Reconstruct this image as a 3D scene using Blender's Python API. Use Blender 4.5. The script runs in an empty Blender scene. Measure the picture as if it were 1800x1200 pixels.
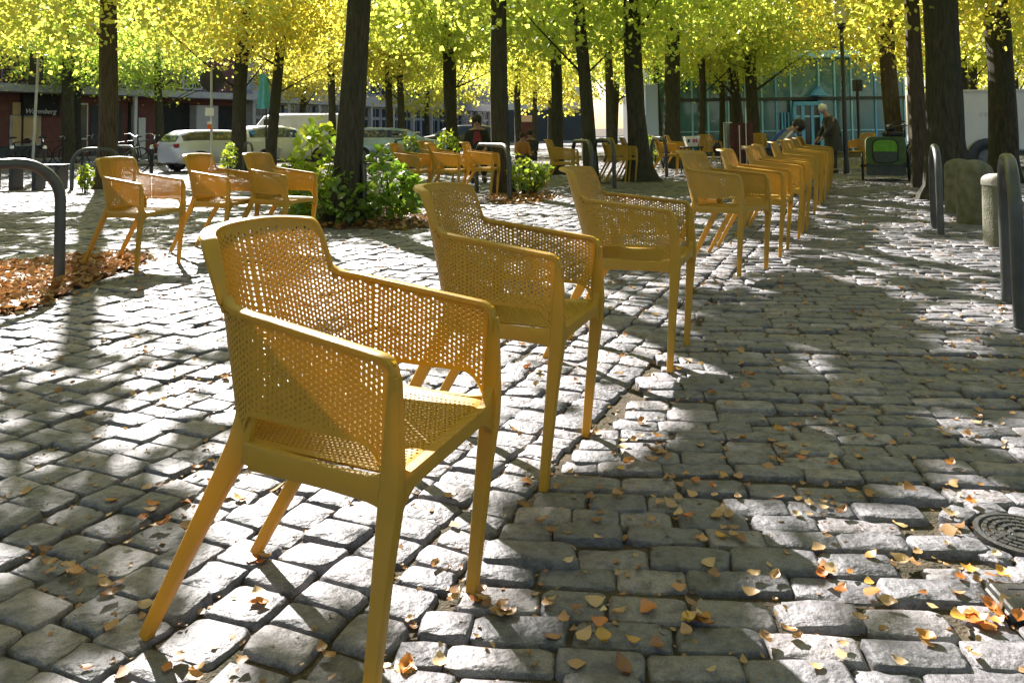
import bpy, math, random
import numpy as np
from mathutils import Vector, Matrix, Euler

R = math.radians
random.seed(11)
rng = np.random.default_rng(11)
scene = bpy.context.scene
col = scene.collection

# ------------------------------------------------------------------ camera, sky, sun, exposure
F_PX, CAM_H, PITCH, ROLL, HOR = 1400.0, 1.02, -0.05, -0.012, 227.0
PPY = HOR + F_PX * math.tan(PITCH)
cam_data = bpy.data.cameras.new('camera')
cam = bpy.data.objects.new('camera', cam_data)
col.objects.link(cam)
cam_data.sensor_width = 36.0
cam_data.lens = 36.0 * F_PX / 1800.0
cam_data.shift_y = -(600.0 - PPY) / 1800.0
cam_data.clip_start, cam_data.clip_end = 0.05, 1500.0
cam.matrix_world = Matrix.Translation((0, 0, CAM_H)) @ Matrix.Rotation(math.pi / 2 - PITCH, 4, 'X') @ Matrix.Rotation(ROLL, 4, 'Z')
scene.camera = cam

SUN_AZ, SUN_EL = R(-25.5), R(34.0)          # azimuth measured from +Y towards +X
SUN = Vector((math.sin(SUN_AZ) * math.cos(SUN_EL), math.cos(SUN_AZ) * math.cos(SUN_EL), math.sin(SUN_EL)))
world = bpy.data.worlds.new('World')
scene.world = world
world.use_nodes = True
wt = world.node_tree
wt.nodes.clear()
wo = wt.nodes.new('ShaderNodeOutputWorld')
wb = wt.nodes.new('ShaderNodeBackground')
ws = wt.nodes.new('ShaderNodeTexSky')
ws.sky_type = 'NISHITA'
ws.sun_disc = False
ws.sun_elevation = SUN_EL
ws.sun_rotation = SUN_AZ
ws.dust_density = 1.5
wb.inputs['Strength'].default_value = 0.045
wt.links.new(ws.outputs[0], wb.inputs[0])
wt.links.new(wb.outputs[0], wo.inputs[0])
sd = bpy.data.lights.new('sun', 'SUN')
sd.energy = 5.0
sd.angle = R(0.53)
sd.color = (1.0, 0.945, 0.89)
sun = bpy.data.objects.new('sun', sd)
col.objects.link(sun)
sun.rotation_euler = SUN.to_track_quat('Z', 'Y').to_euler()
sun.location = (0, 0, 30)
scene.view_settings.view_transform = 'Standard'
scene.view_settings.look = 'None'
scene.view_settings.exposure = 2.1
scene.view_settings.gamma = 1.0
scene.view_settings.use_curve_mapping = False
scene.cycles.max_bounces = 8
scene.cycles.diffuse_bounces = 4
scene.cycles.transmission_bounces = 5
scene.cycles.transparent_max_bounces = 6
scene.cycles.sample_clamp_indirect = 6.0
scene.cycles.use_denoising = True


# ------------------------------------------------------------------ plan helpers (photo measurements -> ground plan)
def ray(px, py):
    a, b = px - 900.0, py - PPY
    c, s = math.cos(ROLL), math.sin(ROLL)
    u, v = (a * c + b * s) / F_PX, (-a * s + b * c) / F_PX
    cp, sp = math.cos(PITCH), math.sin(PITCH)
    return Vector((u, cp - v * sp, -sp - v * cp))


def at(px, py, z=0.0):
    r = ray(px, py)
    t = (z - CAM_H) / r.z
    return Vector((r.x * t, r.y * t, z))


def atd(px, py, d):
    r = ray(px, py)
    t = d / r.y
    return Vector((r.x * t, d, CAM_H + r.z * t))


def to_px(P):
    """world points (N,3) -> measurement frame x, y"""
    P = np.asarray(P, float)
    c, s = math.cos(PITCH), math.sin(PITCH)
    Z = P[:, 2] - CAM_H
    zc = P[:, 1] * c - Z * s
    yc = -(P[:, 1] * s + Z * c)
    zc = np.where(np.abs(zc) < 1e-6, 1e-6, zc)
    u, v = F_PX * P[:, 0] / zc, F_PX * yc / zc
    c, s = math.cos(ROLL), math.sin(ROLL)
    return 900 + u * c - v * s, PPY + u * s + v * c, zc


# ------------------------------------------------------------------ mesh helpers
def tag(o, label=None, cat=None, group=None, kind=None):
    if label: o['label'] = label
    if cat: o['category'] = cat
    if group: o['group'] = group
    if kind: o['kind'] = kind
    return o


def empty(name, loc, rz=0.0, label=None, cat=None, group=None):
    o = bpy.data.objects.new(name, None)
    o.empty_display_size = 0.1
    o.location = loc
    o.rotation_euler = (0, 0, rz)
    col.objects.link(o)
    return tag(o, label, cat, group)


def link(name, me, parent=None):
    o = bpy.data.objects.new(name, me)
    col.objects.link(o)
    if parent is not None:
        o.parent = parent
    return o


def np_mesh(name, V, Fq, mat, smooth=False):
    """V (N,3), Fq (M,k) all faces of one size -> mesh data"""
    me = bpy.data.meshes.new(name)
    V = np.ascontiguousarray(V, np.float32)
    Fq = np.ascontiguousarray(Fq, np.int32)
    k = Fq.shape[1]
    me.vertices.add(len(V))
    me.vertices.foreach_set('co', V.ravel())
    me.loops.add(Fq.size)
    me.loops.foreach_set('vertex_index', Fq.ravel())
    me.polygons.add(len(Fq))
    me.polygons.foreach_set('loop_start', np.arange(0, Fq.size, k, dtype=np.int32))
    me.polygons.foreach_set('loop_total', np.full(len(Fq), k, np.int32))
    if smooth:
        me.polygons.foreach_set('use_smooth', np.ones(len(Fq), bool))
    me.update(calc_edges=True)
    me.materials.append(mat)
    return me


class MB:
    def __init__(self):
        self.v, self.f = [], []

    def add(self, vs, fs):
        n = len(self.v)
        self.v += [tuple(p) for p in vs]
        self.f += [tuple(i + n for i in q) for q in fs]
        return self

    def box(self, lo, hi, M=None):
        (a, b, c), (d, e, f) = lo, hi
        vs = [Vector(p) for p in ((a, b, c), (d, b, c), (d, e, c), (a, e, c), (a, b, f), (d, b, f), (d, e, f), (a, e, f))]
        if M is not None:
            vs = [M @ p for p in vs]
        return self.add(vs, [(0, 3, 2, 1), (4, 5, 6, 7), (0, 1, 5, 4), (1, 2, 6, 5), (2, 3, 7, 6), (3, 0, 4, 7)])

    def bbox(self, lo, hi, b=0.01, M=None):
        """box with chamfered edges"""
        lo, hi = Vector(lo), Vector(hi)
        c, h = (lo + hi) / 2, (hi - lo) / 2
        b = min(b, min(h) * 0.9)
        vs, idx = [], {}
        for sx in (-1, 1):
            for sy in (-1, 1):
                for sz in (-1, 1):
                    for ax in range(3):
                        p = [sx * (h.x - (b if ax != 0 else 0)), sy * (h.y - (b if ax != 1 else 0)), sz * (h.z - (b if ax != 2 else 0))]
                        idx[(sx, sy, sz, ax)] = len(vs)
                        q = Vector(p) + c
                        vs.append(M @ q if M is not None else q)
        fs = []
        I = idx
        for s in (-1, 1):
            for ax in range(3):
                o = [(-1, -1), (1, -1), (1, 1), (-1, 1)]
                q = []
                for a, bb in o:
                    k = [0, 0, 0]
                    k[ax] = s
                    k[(ax + 1) % 3], k[(ax + 2) % 3] = a, bb
                    q.append(I[(*k, ax)])
                fs.append(q if s > 0 else q[::-1])
        for ax in range(3):          # edge strips
            a1, a2 = (ax + 1) % 3, (ax + 2) % 3
            for s1 in (-1, 1):
                for s2 in (-1, 1):
                    k0, k1 = [0, 0, 0], [0, 0, 0]
                    k0[ax], k1[ax] = -1, 1
                    for k in (k0, k1):
                        k[a1], k[a2] = s1, s2
                    q = [I[(*k0, a1)], I[(*k1, a1)], I[(*k1, a2)], I[(*k0, a2)]]
                    fs.append(q if s1 * s2 < 0 else q[::-1])
        for sx in (-1, 1):
            for sy in (-1, 1):
                for sz in (-1, 1):
                    q = [I[(sx, sy, sz, k)] for k in range(3)]
                    fs.append(q if sx * sy * sz > 0 else q[::-1])
        return self.add(vs, fs)

    def loft(self, rings, cap=True, closed=False):
        n = len(rings[0])
        vs = [p for r in rings for p in r]
        fs = []
        m = len(rings)
        for i in range(m if closed else m - 1):
            j = (i + 1) % m
            for k in range(n):
                l = (k + 1) % n
                fs.append((i * n + k, i * n + l, j * n + l, j * n + k))
        if cap and not closed:
            fs.append(tuple(range(n))[::-1])
            fs.append(tuple((m - 1) * n + k for k in range(n)))
        return self.add(vs, fs)

    def tube(self, pts, rad, n=8, cap=True, closed=False, sec=None, up=None):
        """pts along a path; rad number or list; sec = (a, b) half sizes of a rounded-rectangle section (list or one)"""
        P = [Vector(p) for p in pts]
        m = len(P)
        if not hasattr(rad, '__len__'):
            rad = [rad] * m
        T = []
        for i in range(m):
            if closed:
                t = P[(i + 1) % m] - P[i - 1]
            else:
                t = P[min(i + 1, m - 1)] - P[max(i - 1, 0)]
            T.append(t.normalized())
        u = Vector(up) if up is not None else (Vector((0, 0, 1)) if abs(T[0].z) < 0.9 else Vector((1, 0, 0)))
        rings = []
        for i in range(m):
            t = T[i]
            if up is None:
                u = (u - t * u.dot(t)).normalized()
            else:
                u = (Vector(up) - t * Vector(up).dot(t)).normalized()
            w = t.cross(u)
            ring = []
            for k in range(n):
                a = 2 * math.pi * (k + 0.5) / n
                ca, sa = math.cos(a), math.sin(a)
                if sec is not None:
                    s = sec[i] if isinstance(sec, list) else sec
                    e = 0.35
                    x = math.copysign(abs(ca) ** e, ca) * s[0]
                    y = math.copysign(abs(sa) ** e, sa) * s[1]
                    ring.append(P[i] + u * x + w * y)
                else:
                    ring.append(P[i] + (u * ca + w * sa) * rad[i])
            rings.append(ring)
        return self.loft(rings, cap, closed)

    def lathe(self, prof, c=(0, 0, 0), n=16):
        rings = [[(c[0] + r * math.cos(2 * math.pi * k / n), c[1] + r * math.sin(2 * math.pi * k / n), c[2] + z) for k in range(n)] for r, z in prof]
        return self.loft(rings)

    def ball(self, c, r, n=10, m=6, M=None):
        rx, ry, rz = (r, r, r) if not hasattr(r, '__len__') else r
        rings = []
        for i in range(m + 1):
            a = -math.pi / 2 + math.pi * (0.04 + 0.92 * i / m)
            rings.append([Vector((c[0] + rx * math.cos(a) * math.cos(2 * math.pi * k / n), c[1] + ry * math.cos(a) * math.sin(2 * math.pi * k / n), c[2] + rz * math.sin(a))) for k in range(n)])
        if M is not None:
            rings = [[M @ p for p in r] for r in rings]
        return self.loft(rings)

    def prism(self, poly, a, b, axis='y'):
        """poly of 2-D points extruded along an axis between a and b"""
        def mk(p, t):
            return {'y': (p[0], t, p[1]), 'x': (t, p[0], p[1]), 'z': (p[0], p[1], t)}[axis]
        n = len(poly)
        vs = [mk(p, a) for p in poly] + [mk(p, b) for p in poly]
        fs = [(i, (i + 1) % n, n + (i + 1) % n, n + i) for i in range(n)]
        fs += [tuple(range(n))[::-1], tuple(range(n, 2 * n))]
        return self.add(vs, fs)

    def mesh(self, name, mat, smooth=False, M=None):
        me = bpy.data.meshes.new(name)
        me.from_pydata([tuple(M @ Vector(p)) for p in self.v] if M is not None else self.v, [], self.f)
        me.materials.append(mat)
        if smooth:
            me.polygons.foreach_set('use_smooth', [True] * len(me.polygons))
            try:
                me.set_sharp_from_angle(angle=R(42))
            except Exception:
                pass
        me.update()
        return me

    def build(self, name, mat, parent=None, smooth=False, M=None):
        return link(name, self.mesh(name, mat, smooth, M), parent)


def copy_tree(o, parent=None):
    c = o.copy()
    col.objects.link(c)
    if parent is not None:
        c.parent = parent
    for ch in o.children:
        copy_tree(ch, c)
    return c


def to_mesh(o):
    me = bpy.data.meshes.new_from_object(o)
    n = bpy.data.objects.new('lettering', me)
    col.objects.link(n)
    n.parent, n.location, n.rotation_euler = o.parent, o.location, o.rotation_euler
    bpy.data.objects.remove(o)
    return n


# ------------------------------------------------------------------ materials
def nodes_of(m):
    m.use_nodes = True
    return m.node_tree.nodes, m.node_tree.links


def pmat(name, c1, c2=None, scale=8.0, rough=0.7, bump=0.0, bscale=None, metal=0.0, stretch=None, spec=0.5, vary=0.0, detail=4.0):
    m = bpy.data.materials.new(name)
    N, L = nodes_of(m)
    b = N['Principled BSDF']
    b.inputs['Roughness'].default_value = rough
    b.inputs['Metallic'].default_value = metal
    b.inputs['Specular IOR Level'].default_value = spec
    tc = N.new('ShaderNodeTexCoord')
    src = tc.outputs['Object']
    if stretch:
        mp = N.new('ShaderNodeMapping')
        mp.inputs['Scale'].default_value = stretch
        L.new(src, mp.inputs['Vector'])
        src = mp.outputs['Vector']
    c2 = c2 or tuple(x * 0.75 for x in c1)
    nz = N.new('ShaderNodeTexNoise')
    nz.inputs['Scale'].default_value = scale
    nz.inputs['Detail'].default_value = detail
    L.new(src, nz.inputs['Vector'])
    mx = N.new('ShaderNodeMix')
    mx.data_type = 'RGBA'
    rp = N.new('ShaderNodeMapRange')
    rp.inputs['From Min'].default_value = 0.32
    rp.inputs['From Max'].default_value = 0.68
    L.new(nz.outputs['Fac'], rp.inputs['Value'])
    L.new(rp.outputs['Result'], mx.inputs['Factor'])
    mx.inputs['A'].default_value = (*c1, 1)
    mx.inputs['B'].default_value = (*c2, 1)
    out = mx.outputs['Result']
    if vary:
        oi = N.new('ShaderNodeObjectInfo')
        hs = N.new('ShaderNodeHueSaturation')
        mr = N.new('ShaderNodeMapRange')
        mr.inputs['To Min'].default_value = 1 - vary
        mr.inputs['To Max'].default_value = 1 + vary
        L.new(oi.outputs['Random'], mr.inputs['Value'])
        L.new(mr.outputs['Result'], hs.inputs['Value'])
        L.new(out, hs.inputs['Color'])
        out = hs.outputs['Color']
    L.new(out, b.inputs['Base Color'])
    if bump:
        n2 = N.new('ShaderNodeTexNoise')
        n2.inputs['Scale'].default_value = bscale or scale * 4
        n2.inputs['Detail'].default_value = 5
        L.new(src, n2.inputs['Vector'])
        bp = N.new('ShaderNodeBump')
        bp.inputs['Strength'].default_value = 1.0
        bp.inputs['Distance'].default_value = bump
        L.new(n2.outputs['Fac'], bp.inputs['Height'])
        L.new(bp.outputs['Normal'], b.inputs['Normal'])
    return m


def leaf_mat(name, ca, cb, cc, trans=0.6, objcol=False):
    """thin leaf: diffuse + translucent, three tones picked per leaf"""
    m = bpy.data.materials.new(name)
    N, L = nodes_of(m)
    N.remove(N['Principled BSDF'])
    out = N['Material Output']
    ge = N.new('ShaderNodeNewGeometry')
    oi = N.new('ShaderNodeObjectInfo')
    ad = N.new('ShaderNodeMath'); ad.operation = 'ADD'
    fr = N.new('ShaderNodeMath'); fr.operation = 'FRACT'
    L.new(ge.outputs['Random Per Island'], ad.inputs[0])
    L.new(oi.outputs['Random'], ad.inputs[1])
    L.new(ad.outputs[0], fr.inputs[0])
    rp = N.new('ShaderNodeValToRGB')
    e = rp.color_ramp.elements
    e[0].color = (*ca, 1)
    e[1].color = (*cc, 1)
    x = rp.color_ramp.elements.new(0.5)
    x.color = (*cb, 1)
    L.new(fr.outputs[0], rp.inputs['Fac'])
    c = rp.outputs['Color']
    if objcol:
        mu = N.new('ShaderNodeMix'); mu.data_type = 'RGBA'; mu.blend_type = 'MULTIPLY'
        mu.inputs['Factor'].default_value = 1.0
        L.new(c, mu.inputs['A'])
        L.new(oi.outputs['Color'], mu.inputs['B'])
        c = mu.outputs['Result']
    d = N.new('ShaderNodeBsdfDiffuse')
    t = N.new('ShaderNodeBsdfTranslucent')
    g = N.new('ShaderNodeBsdfGlossy')
    g.inputs['Roughness'].default_value = 0.45
    g.inputs['Color'].default_value = (0.9, 0.9, 0.9, 1)
    L.new(c, d.inputs['Color'])
    L.new(c, t.inputs['Color'])
    mx = N.new('ShaderNodeMixShader')
    mx.inputs['Fac'].default_value = trans
    L.new(d.outputs[0], mx.inputs[1])
    L.new(t.outputs[0], mx.inputs[2])
    m2 = N.new('ShaderNodeMixShader')
    m2.inputs['Fac'].default_value = 0.07
    L.new(mx.outputs[0], m2.inputs[1])
    L.new(g.outputs[0], m2.inputs[2])
    L.new(m2.outputs[0], out.inputs['Surface'])
    return m


def stone_mat():
    m = bpy.data.materials.new('granite_setts')
    N, L = nodes_of(m)
    b = N['Principled BSDF']
    b.inputs['Roughness'].default_value = 0.6
    b.inputs['Specular IOR Level'].default_value = 0.5
    ge = N.new('ShaderNodeNewGeometry')
    oi = N.new('ShaderNodeObjectInfo')
    ad = N.new('ShaderNodeMath'); ad.operation = 'ADD'
    fr = N.new('ShaderNodeMath'); fr.operation = 'FRACT'
    L.new(ge.outputs['Random Per Island'], ad.inputs[0])
    L.new(oi.outputs['Random'], ad.inputs[1])
    L.new(ad.outputs[0], fr.inputs[0])
    rp = N.new('ShaderNodeValToRGB')
    e = rp.color_ramp.elements
    e[0].color = (0.108, 0.107, 0.119, 1)
    e[1].color = (0.225, 0.208, 0.218, 1)
    for p, c in ((0.3, (0.148, 0.142, 0.157)), (0.55, (0.125, 0.123, 0.136)), (0.8, (0.178, 0.164, 0.174))):
        x = e.new(p); x.color = (*c, 1)
    L.new(fr.outputs[0], rp.inputs['Fac'])
    # speckle and pits, in world space so that every stone differs
    n1 = N.new('ShaderNodeTexNoise'); n1.inputs['Scale'].default_value = 260; n1.inputs['Detail'].default_value = 3
    n2 = N.new('ShaderNodeTexNoise'); n2.inputs['Scale'].default_value = 26; n2.inputs['Detail'].default_value = 6; n2.inputs['Roughness'].default_value = 0.65
    for n in (n1, n2):
        L.new(ge.outputs['Position'], n.inputs['Vector'])
    r1 = N.new('ShaderNodeMapRange'); r1.inputs['From Min'].default_value = 0.33; r1.inputs['From Max'].default_value = 0.67
    r1.inputs['To Min'].default_value = 0.74; r1.inputs['To Max'].default_value = 1.22
    L.new(n1.outputs['Fac'], r1.inputs['Value'])
    r2 = N.new('ShaderNodeMapRange'); r2.inputs['From Min'].default_value = 0.3; r2.inputs['From Max'].default_value = 0.55
    r2.inputs['To Min'].default_value = 0.42; r2.inputs['To Max'].default_value = 1.06
    L.new(n2.outputs['Fac'], r2.inputs['Value'])
    mu = N.new('ShaderNodeMath'); mu.operation = 'MULTIPLY'
    L.new(r1.outputs[0], mu.inputs[0]); L.new(r2.outputs[0], mu.inputs[1])
    mx = N.new('ShaderNodeMix'); mx.data_type = 'RGBA'; mx.blend_type = 'MULTIPLY'
    mx.inputs['Factor'].default_value = 1.0
    L.new(rp.outputs['Color'], mx.inputs['A'])
    L.new(mu.outputs[0], mx.inputs['B'])
    L.new(mx.outputs['Result'], b.inputs['Base Color'])
    n3 = N.new('ShaderNodeTexNoise'); n3.inputs['Scale'].default_value = 48; n3.inputs['Detail'].default_value = 6
    L.new(ge.outputs['Position'], n3.inputs['Vector'])
    bp = N.new('ShaderNodeBump'); bp.inputs['Distance'].default_value = 0.009; bp.inputs['Strength'].default_value = 1.0
    L.new(n3.outputs['Fac'], bp.inputs['Height'])
    L.new(bp.outputs['Normal'], b.inputs['Normal'])
    return m


def bark_mat(name, c1, c2):
    m = bpy.data.materials.new(name)
    N, L = nodes_of(m)
    b = N['Principled BSDF']
    b.inputs['Roughness'].default_value = 0.9
    b.inputs['Specular IOR Level'].default_value = 0.2
    tc = N.new('ShaderNodeTexCoord')
    mp = N.new('ShaderNodeMapping'); mp.inputs['Scale'].default_value = (14, 14, 2.2)
    L.new(tc.outputs['Object'], mp.inputs['Vector'])
    n = N.new('ShaderNodeTexNoise'); n.inputs['Scale'].default_value = 2.2; n.inputs['Detail'].default_value = 7; n.inputs['Roughness'].default_value = 0.7
    L.new(mp.outputs[0], n.inputs['Vector'])
    n2 = N.new('ShaderNodeTexNoise'); n2.inputs['Scale'].default_value = 1.3; n2.inputs['Detail'].default_value = 3
    L.new(tc.outputs['Object'], n2.inputs['Vector'])
    rp = N.new('ShaderNodeValToRGB')
    rp.color_ramp.elements[0].position = 0.36; rp.color_ramp.elements[1].position = 0.66
    rp.color_ramp.elements[0].color = (*[x * 0.4 for x in c1], 1)
    rp.color_ramp.elements[1].color = (*c1, 1)
    L.new(n.outputs['Fac'], rp.inputs['Fac'])
    mx = N.new('ShaderNodeMix'); mx.data_type = 'RGBA'
    r = N.new('ShaderNodeMapRange'); r.inputs['From Min'].default_value = 0.45; r.inputs['From Max'].default_value = 0.7; r.inputs['To Max'].default_value = 0.7
    L.new(n2.outputs['Fac'], r.inputs['Value'])
    L.new(r.outputs[0], mx.inputs['Factor'])
    L.new(rp.outputs['Color'], mx.inputs['A'])
    mx.inputs['B'].default_value = (*c2, 1)
    L.new(mx.outputs['Result'], b.inputs['Base Color'])
    bp = N.new('ShaderNodeBump'); bp.inputs['Distance'].default_value = 0.05
    L.new(n.outputs['Fac'], bp.inputs['Height'])
    L.new(bp.outputs['Normal'], b.inputs['Normal'])
    return m


def plastic_mat():
    m = bpy.data.materials.new('mustard_polypropylene')
    N, L = nodes_of(m)
    b = N['Principled BSDF']
    tc = N.new('ShaderNodeTexCoord')
    n = N.new('ShaderNodeTexNoise'); n.inputs['Scale'].default_value = 14; n.inputs['Detail'].default_value = 5
    L.new(tc.outputs['Object'], n.inputs['Vector'])
    mx = N.new('ShaderNodeMix'); mx.data_type = 'RGBA'
    L.new(n.outputs['Fac'], mx.inputs['Factor'])
    mx.inputs['A'].default_value = (0.50, 0.303, 0.030, 1)
    mx.inputs['B'].default_value = (0.41, 0.248, 0.028, 1)
    L.new(mx.outputs['Result'], b.inputs['Base Color'])
    b.inputs['Roughness'].default_value = 0.42
    b.inputs['Specular IOR Level'].default_value = 0.5
    n2 = N.new('ShaderNodeTexNoise'); n2.inputs['Scale'].default_value = 420
    L.new(tc.outputs['Object'], n2.inputs['Vector'])
    bp = N.new('ShaderNodeBump'); bp.inputs['Distance'].default_value = 0.0012; bp.inputs['Strength'].default_value = 0.6
    L.new(n2.outputs['Fac'], bp.inputs['Height'])
    L.new(bp.outputs['Normal'], b.inputs['Normal'])
    t = N.new('ShaderNodeBsdfTranslucent'); t.inputs['Color'].default_value = (0.78, 0.45, 0.03, 1)
    ms = N.new('ShaderNodeMixShader'); ms.inputs['Fac'].default_value = 0.22
    L.new(b.outputs[0], ms.inputs[1]); L.new(t.outputs[0], ms.inputs[2])
    L.new(ms.outputs[0], N['Material Output'].inputs['Surface'])
    return m


def glass_mat(name, c, rough=0.08, spec=0.6):
    m = bpy.data.materials.new(name)
    N, L = nodes_of(m)
    b = N['Principled BSDF']
    tc = N.new('ShaderNodeTexCoord')
    n = N.new('ShaderNodeTexNoise'); n.inputs['Scale'].default_value = 0.7; n.inputs['Detail'].default_value = 3
    L.new(tc.outputs['Object'], n.inputs['Vector'])
    mx = N.new('ShaderNodeMix'); mx.data_type = 'RGBA'
    L.new(n.outputs['Fac'], mx.inputs['Factor'])
    mx.inputs['A'].default_value = (*[x * 0.5 for x in c], 1)
    mx.inputs['B'].default_value = (*[x * 1.4 for x in c], 1)
    L.new(mx.outputs['Result'], b.inputs['Base Color'])
    b.inputs['Roughness'].default_value = rough
    b.inputs['Specular IOR Level'].default_value = spec
    return m


M_STONE = stone_mat()
M_PLASTIC = plastic_mat()
M_SOIL = pmat('joint_soil', (0.05, 0.048, 0.032), (0.105, 0.082, 0.06), 22, 0.95, 0.01, 120, spec=0.1)
M_BED = pmat('bed_soil', (0.10, 0.065, 0.04), (0.16, 0.11, 0.07), 14, 0.95, 0.02, 60, spec=0.1)
M_ROAD = pmat('street_asphalt', (0.11, 0.11, 0.112), (0.16, 0.155, 0.15), 6, 0.85, 0.004, 150)
M_KERB = pmat('kerb_granite', (0.30, 0.29, 0.28), (0.22, 0.215, 0.21), 20, 0.75, 0.004, 90)
M_BARK = bark_mat('lime_bark', (0.088, 0.080, 0.062), (0.05, 0.062, 0.036))
M_BARK_PALE = bark_mat('pale_bark', (0.13, 0.10, 0.075), (0.10, 0.085, 0.06))
M_LEAF = leaf_mat('lime_leaves', (0.80, 0.70, 0.12), (0.66, 0.63, 0.09), (0.46, 0.53, 0.07), 0.74, True)
M_SHOOT = leaf_mat('lime_shoots', (0.34, 0.42, 0.035), (0.16, 0.28, 0.03), (0.42, 0.46, 0.05), 0.62, True)
M_FALLEN = leaf_mat('fallen_leaf', (0.42, 0.27, 0.12), (0.36, 0.17, 0.05), (0.50, 0.37, 0.19), 0.25, True)
M_STEEL = pmat('grey_painted_steel', (0.085, 0.09, 0.09), (0.06, 0.065, 0.065), 9, 0.38, 0.001, 200, 0.55)
M_DARKSTEEL = pmat('dark_steel', (0.045, 0.045, 0.05), (0.03, 0.03, 0.032), 12, 0.45, 0.0, metal=0.4)
M_IRON = pmat('cast_iron', (0.055, 0.057, 0.06), (0.09, 0.085, 0.08), 40, 0.5, 0.002, 160, 0.6)
M_MOSS = pmat('mossy_stone', (0.085, 0.09, 0.045), (0.17, 0.16, 0.125), 9, 0.95, 0.006, 60)
M_PALESTONE = pmat('pale_stone', (0.36, 0.34, 0.31), (0.24, 0.23, 0.20), 14, 0.9, 0.005, 80)
M_BRICK = pmat('dark_brick', (0.20, 0.078, 0.07), (0.15, 0.062, 0.055), 5, 0.9, 0.004, 60)
M_CONC = pmat('pale_concrete', (0.55, 0.53, 0.50), (0.45, 0.43, 0.41), 5, 0.85, 0.003, 60)
M_GREYWALL = pmat('grey_render', (0.50, 0.52, 0.55), (0.43, 0.45, 0.48), 3, 0.85)
M_GREYFRAME = pmat('grey_window_frame', (0.52, 0.53, 0.55), None, 5, 0.6)
M_WHITE = pmat('white_paint', (0.75, 0.75, 0.73), (0.66, 0.66, 0.64), 6, 0.5)
M_DARK = pmat('dark_interior', (0.018, 0.018, 0.02), (0.03, 0.028, 0.028), 3, 0.8)
M_GLASS = glass_mat('window_glass', (0.035, 0.045, 0.055), 0.06)
M_TEALGLASS = glass_mat('teal_glass', (0.07, 0.19, 0.27), 0.06, 0.8)
M_BLUE = pmat('bright_blue_paint', (0.12, 0.42, 0.92), (0.14, 0.45, 0.92), 4, 0.4)
M_PALEBLUE = pmat('pale_blue_paint', (0.28, 0.60, 0.92), (0.32, 0.64, 0.94), 4, 0.45)
M_BEIGE = pmat('beige_paper', (0.62, 0.44, 0.22), (0.55, 0.38, 0.19), 6, 0.9)
M_PINK = pmat('pale_pink_board', (0.62, 0.42, 0.36), (0.58, 0.40, 0.35), 5, 0.8)
M_MAROON = pmat('maroon_cloth', (0.10, 0.032, 0.036), (0.075, 0.026, 0.03), 9, 0.9, 0.004, 40)
M_TEALCLOTH = pmat('turquoise_cloth', (0.10, 0.40, 0.52), (0.08, 0.33, 0.45), 7, 0.9, 0.004, 30)
M_BANNER = pmat('pale_blue_banner', (0.36, 0.45, 0.68), (0.33, 0.42, 0.65), 4, 0.8)
M_GREEN = pmat('green_fabric', (0.075, 0.13, 0.045), (0.055, 0.10, 0.035), 12, 0.7, 0.003, 60)
M_LIME = pmat('lime_mesh', (0.14, 0.36, 0.03), (0.10, 0.28, 0.025), 18, 0.6)
M_GREYFAB = pmat('grey_fabric', (0.07, 0.08, 0.085), (0.05, 0.06, 0.065), 12, 0.8)
M_HUB = pmat('dull_wheel_alloy', (0.16, 0.16, 0.17), (0.10, 0.10, 0.105), 14, 0.5, metal=0.5)
M_RUBBER = pmat('black_rubber', (0.022, 0.022, 0.023), None, 10, 0.75)
M_CHROME = pmat('bright_metal', (0.62, 0.62, 0.63), (0.55, 0.55, 0.56), 10, 0.22, metal=1.0)
M_SILVER = pmat('silver_car_paint', (0.56, 0.60, 0.74), (0.54, 0.58, 0.72), 2, 0.22, metal=0.2, spec=0.7)
M_WHITECAR = pmat('white_car_paint', (0.72, 0.74, 0.84), None, 2, 0.25, spec=0.7)
M_BLUECAR = pmat('blue_grey_car_paint', (0.34, 0.46, 0.72), (0.32, 0.44, 0.70), 2, 0.22, metal=0.35, spec=0.7)
M_DARKCAR = pmat('dark_car_paint', (0.03, 0.035, 0.045), None, 2, 0.22, spec=0.7)
M_CARGLASS = glass_mat('car_glass', (0.03, 0.045, 0.075), 0.04, 0.8)
M_TRUCK = pmat('white_trailer_panel', (0.62, 0.62, 0.66), (0.57, 0.57, 0.62), 2.5, 0.6)
M_SKIN = pmat('skin', (0.42, 0.24, 0.17), None, 8, 0.6)
M_HAIRW = pmat('white_hair', (0.7, 0.68, 0.64), (0.55, 0.53, 0.5), 30, 0.7)
M_HAIRD = pmat('dark_hair', (0.02, 0.015, 0.012), None, 30, 0.6)
M_COATG = pmat('grey_brown_coat', (0.055, 0.052, 0.048), (0.04, 0.038, 0.035), 9, 0.9, 0.006, 18)
M_COATB = pmat('black_coat', (0.015, 0.014, 0.015), None, 9, 0.85, 0.004, 20)
M_RED = pmat('dark_red_top', (0.22, 0.03, 0.035), None, 9, 0.85)
M_BLUETOP = pmat('blue_top', (0.04, 0.09, 0.36), None, 9, 0.85)
M_ORANGETOP = pmat('orange_brown_top', (0.45, 0.19, 0.05), (0.36, 0.15, 0.05), 9, 0.85)
M_TROUS = pmat('dark_trousers', (0.06, 0.055, 0.05), None, 9, 0.9)
M_GREYBAG = pmat('grey_bag', (0.22, 0.22, 0.23), (0.17, 0.17, 0.18), 12, 0.8)
M_ORANGE = pmat('orange_red_plastic', (0.75, 0.12, 0.02), None, 5, 0.5)
M_RED2 = pmat('tail_light_red', (0.30, 0.02, 0.02), None, 5, 0.3)
M_LAMPGLASS = pmat('lantern_glass', (0.55, 0.56, 0.55), None, 5, 0.2)
M_JEANS = pmat('pale_denim', (0.22, 0.30, 0.38), (0.30, 0.38, 0.45), 10, 0.9, 0.006, 15)
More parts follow.
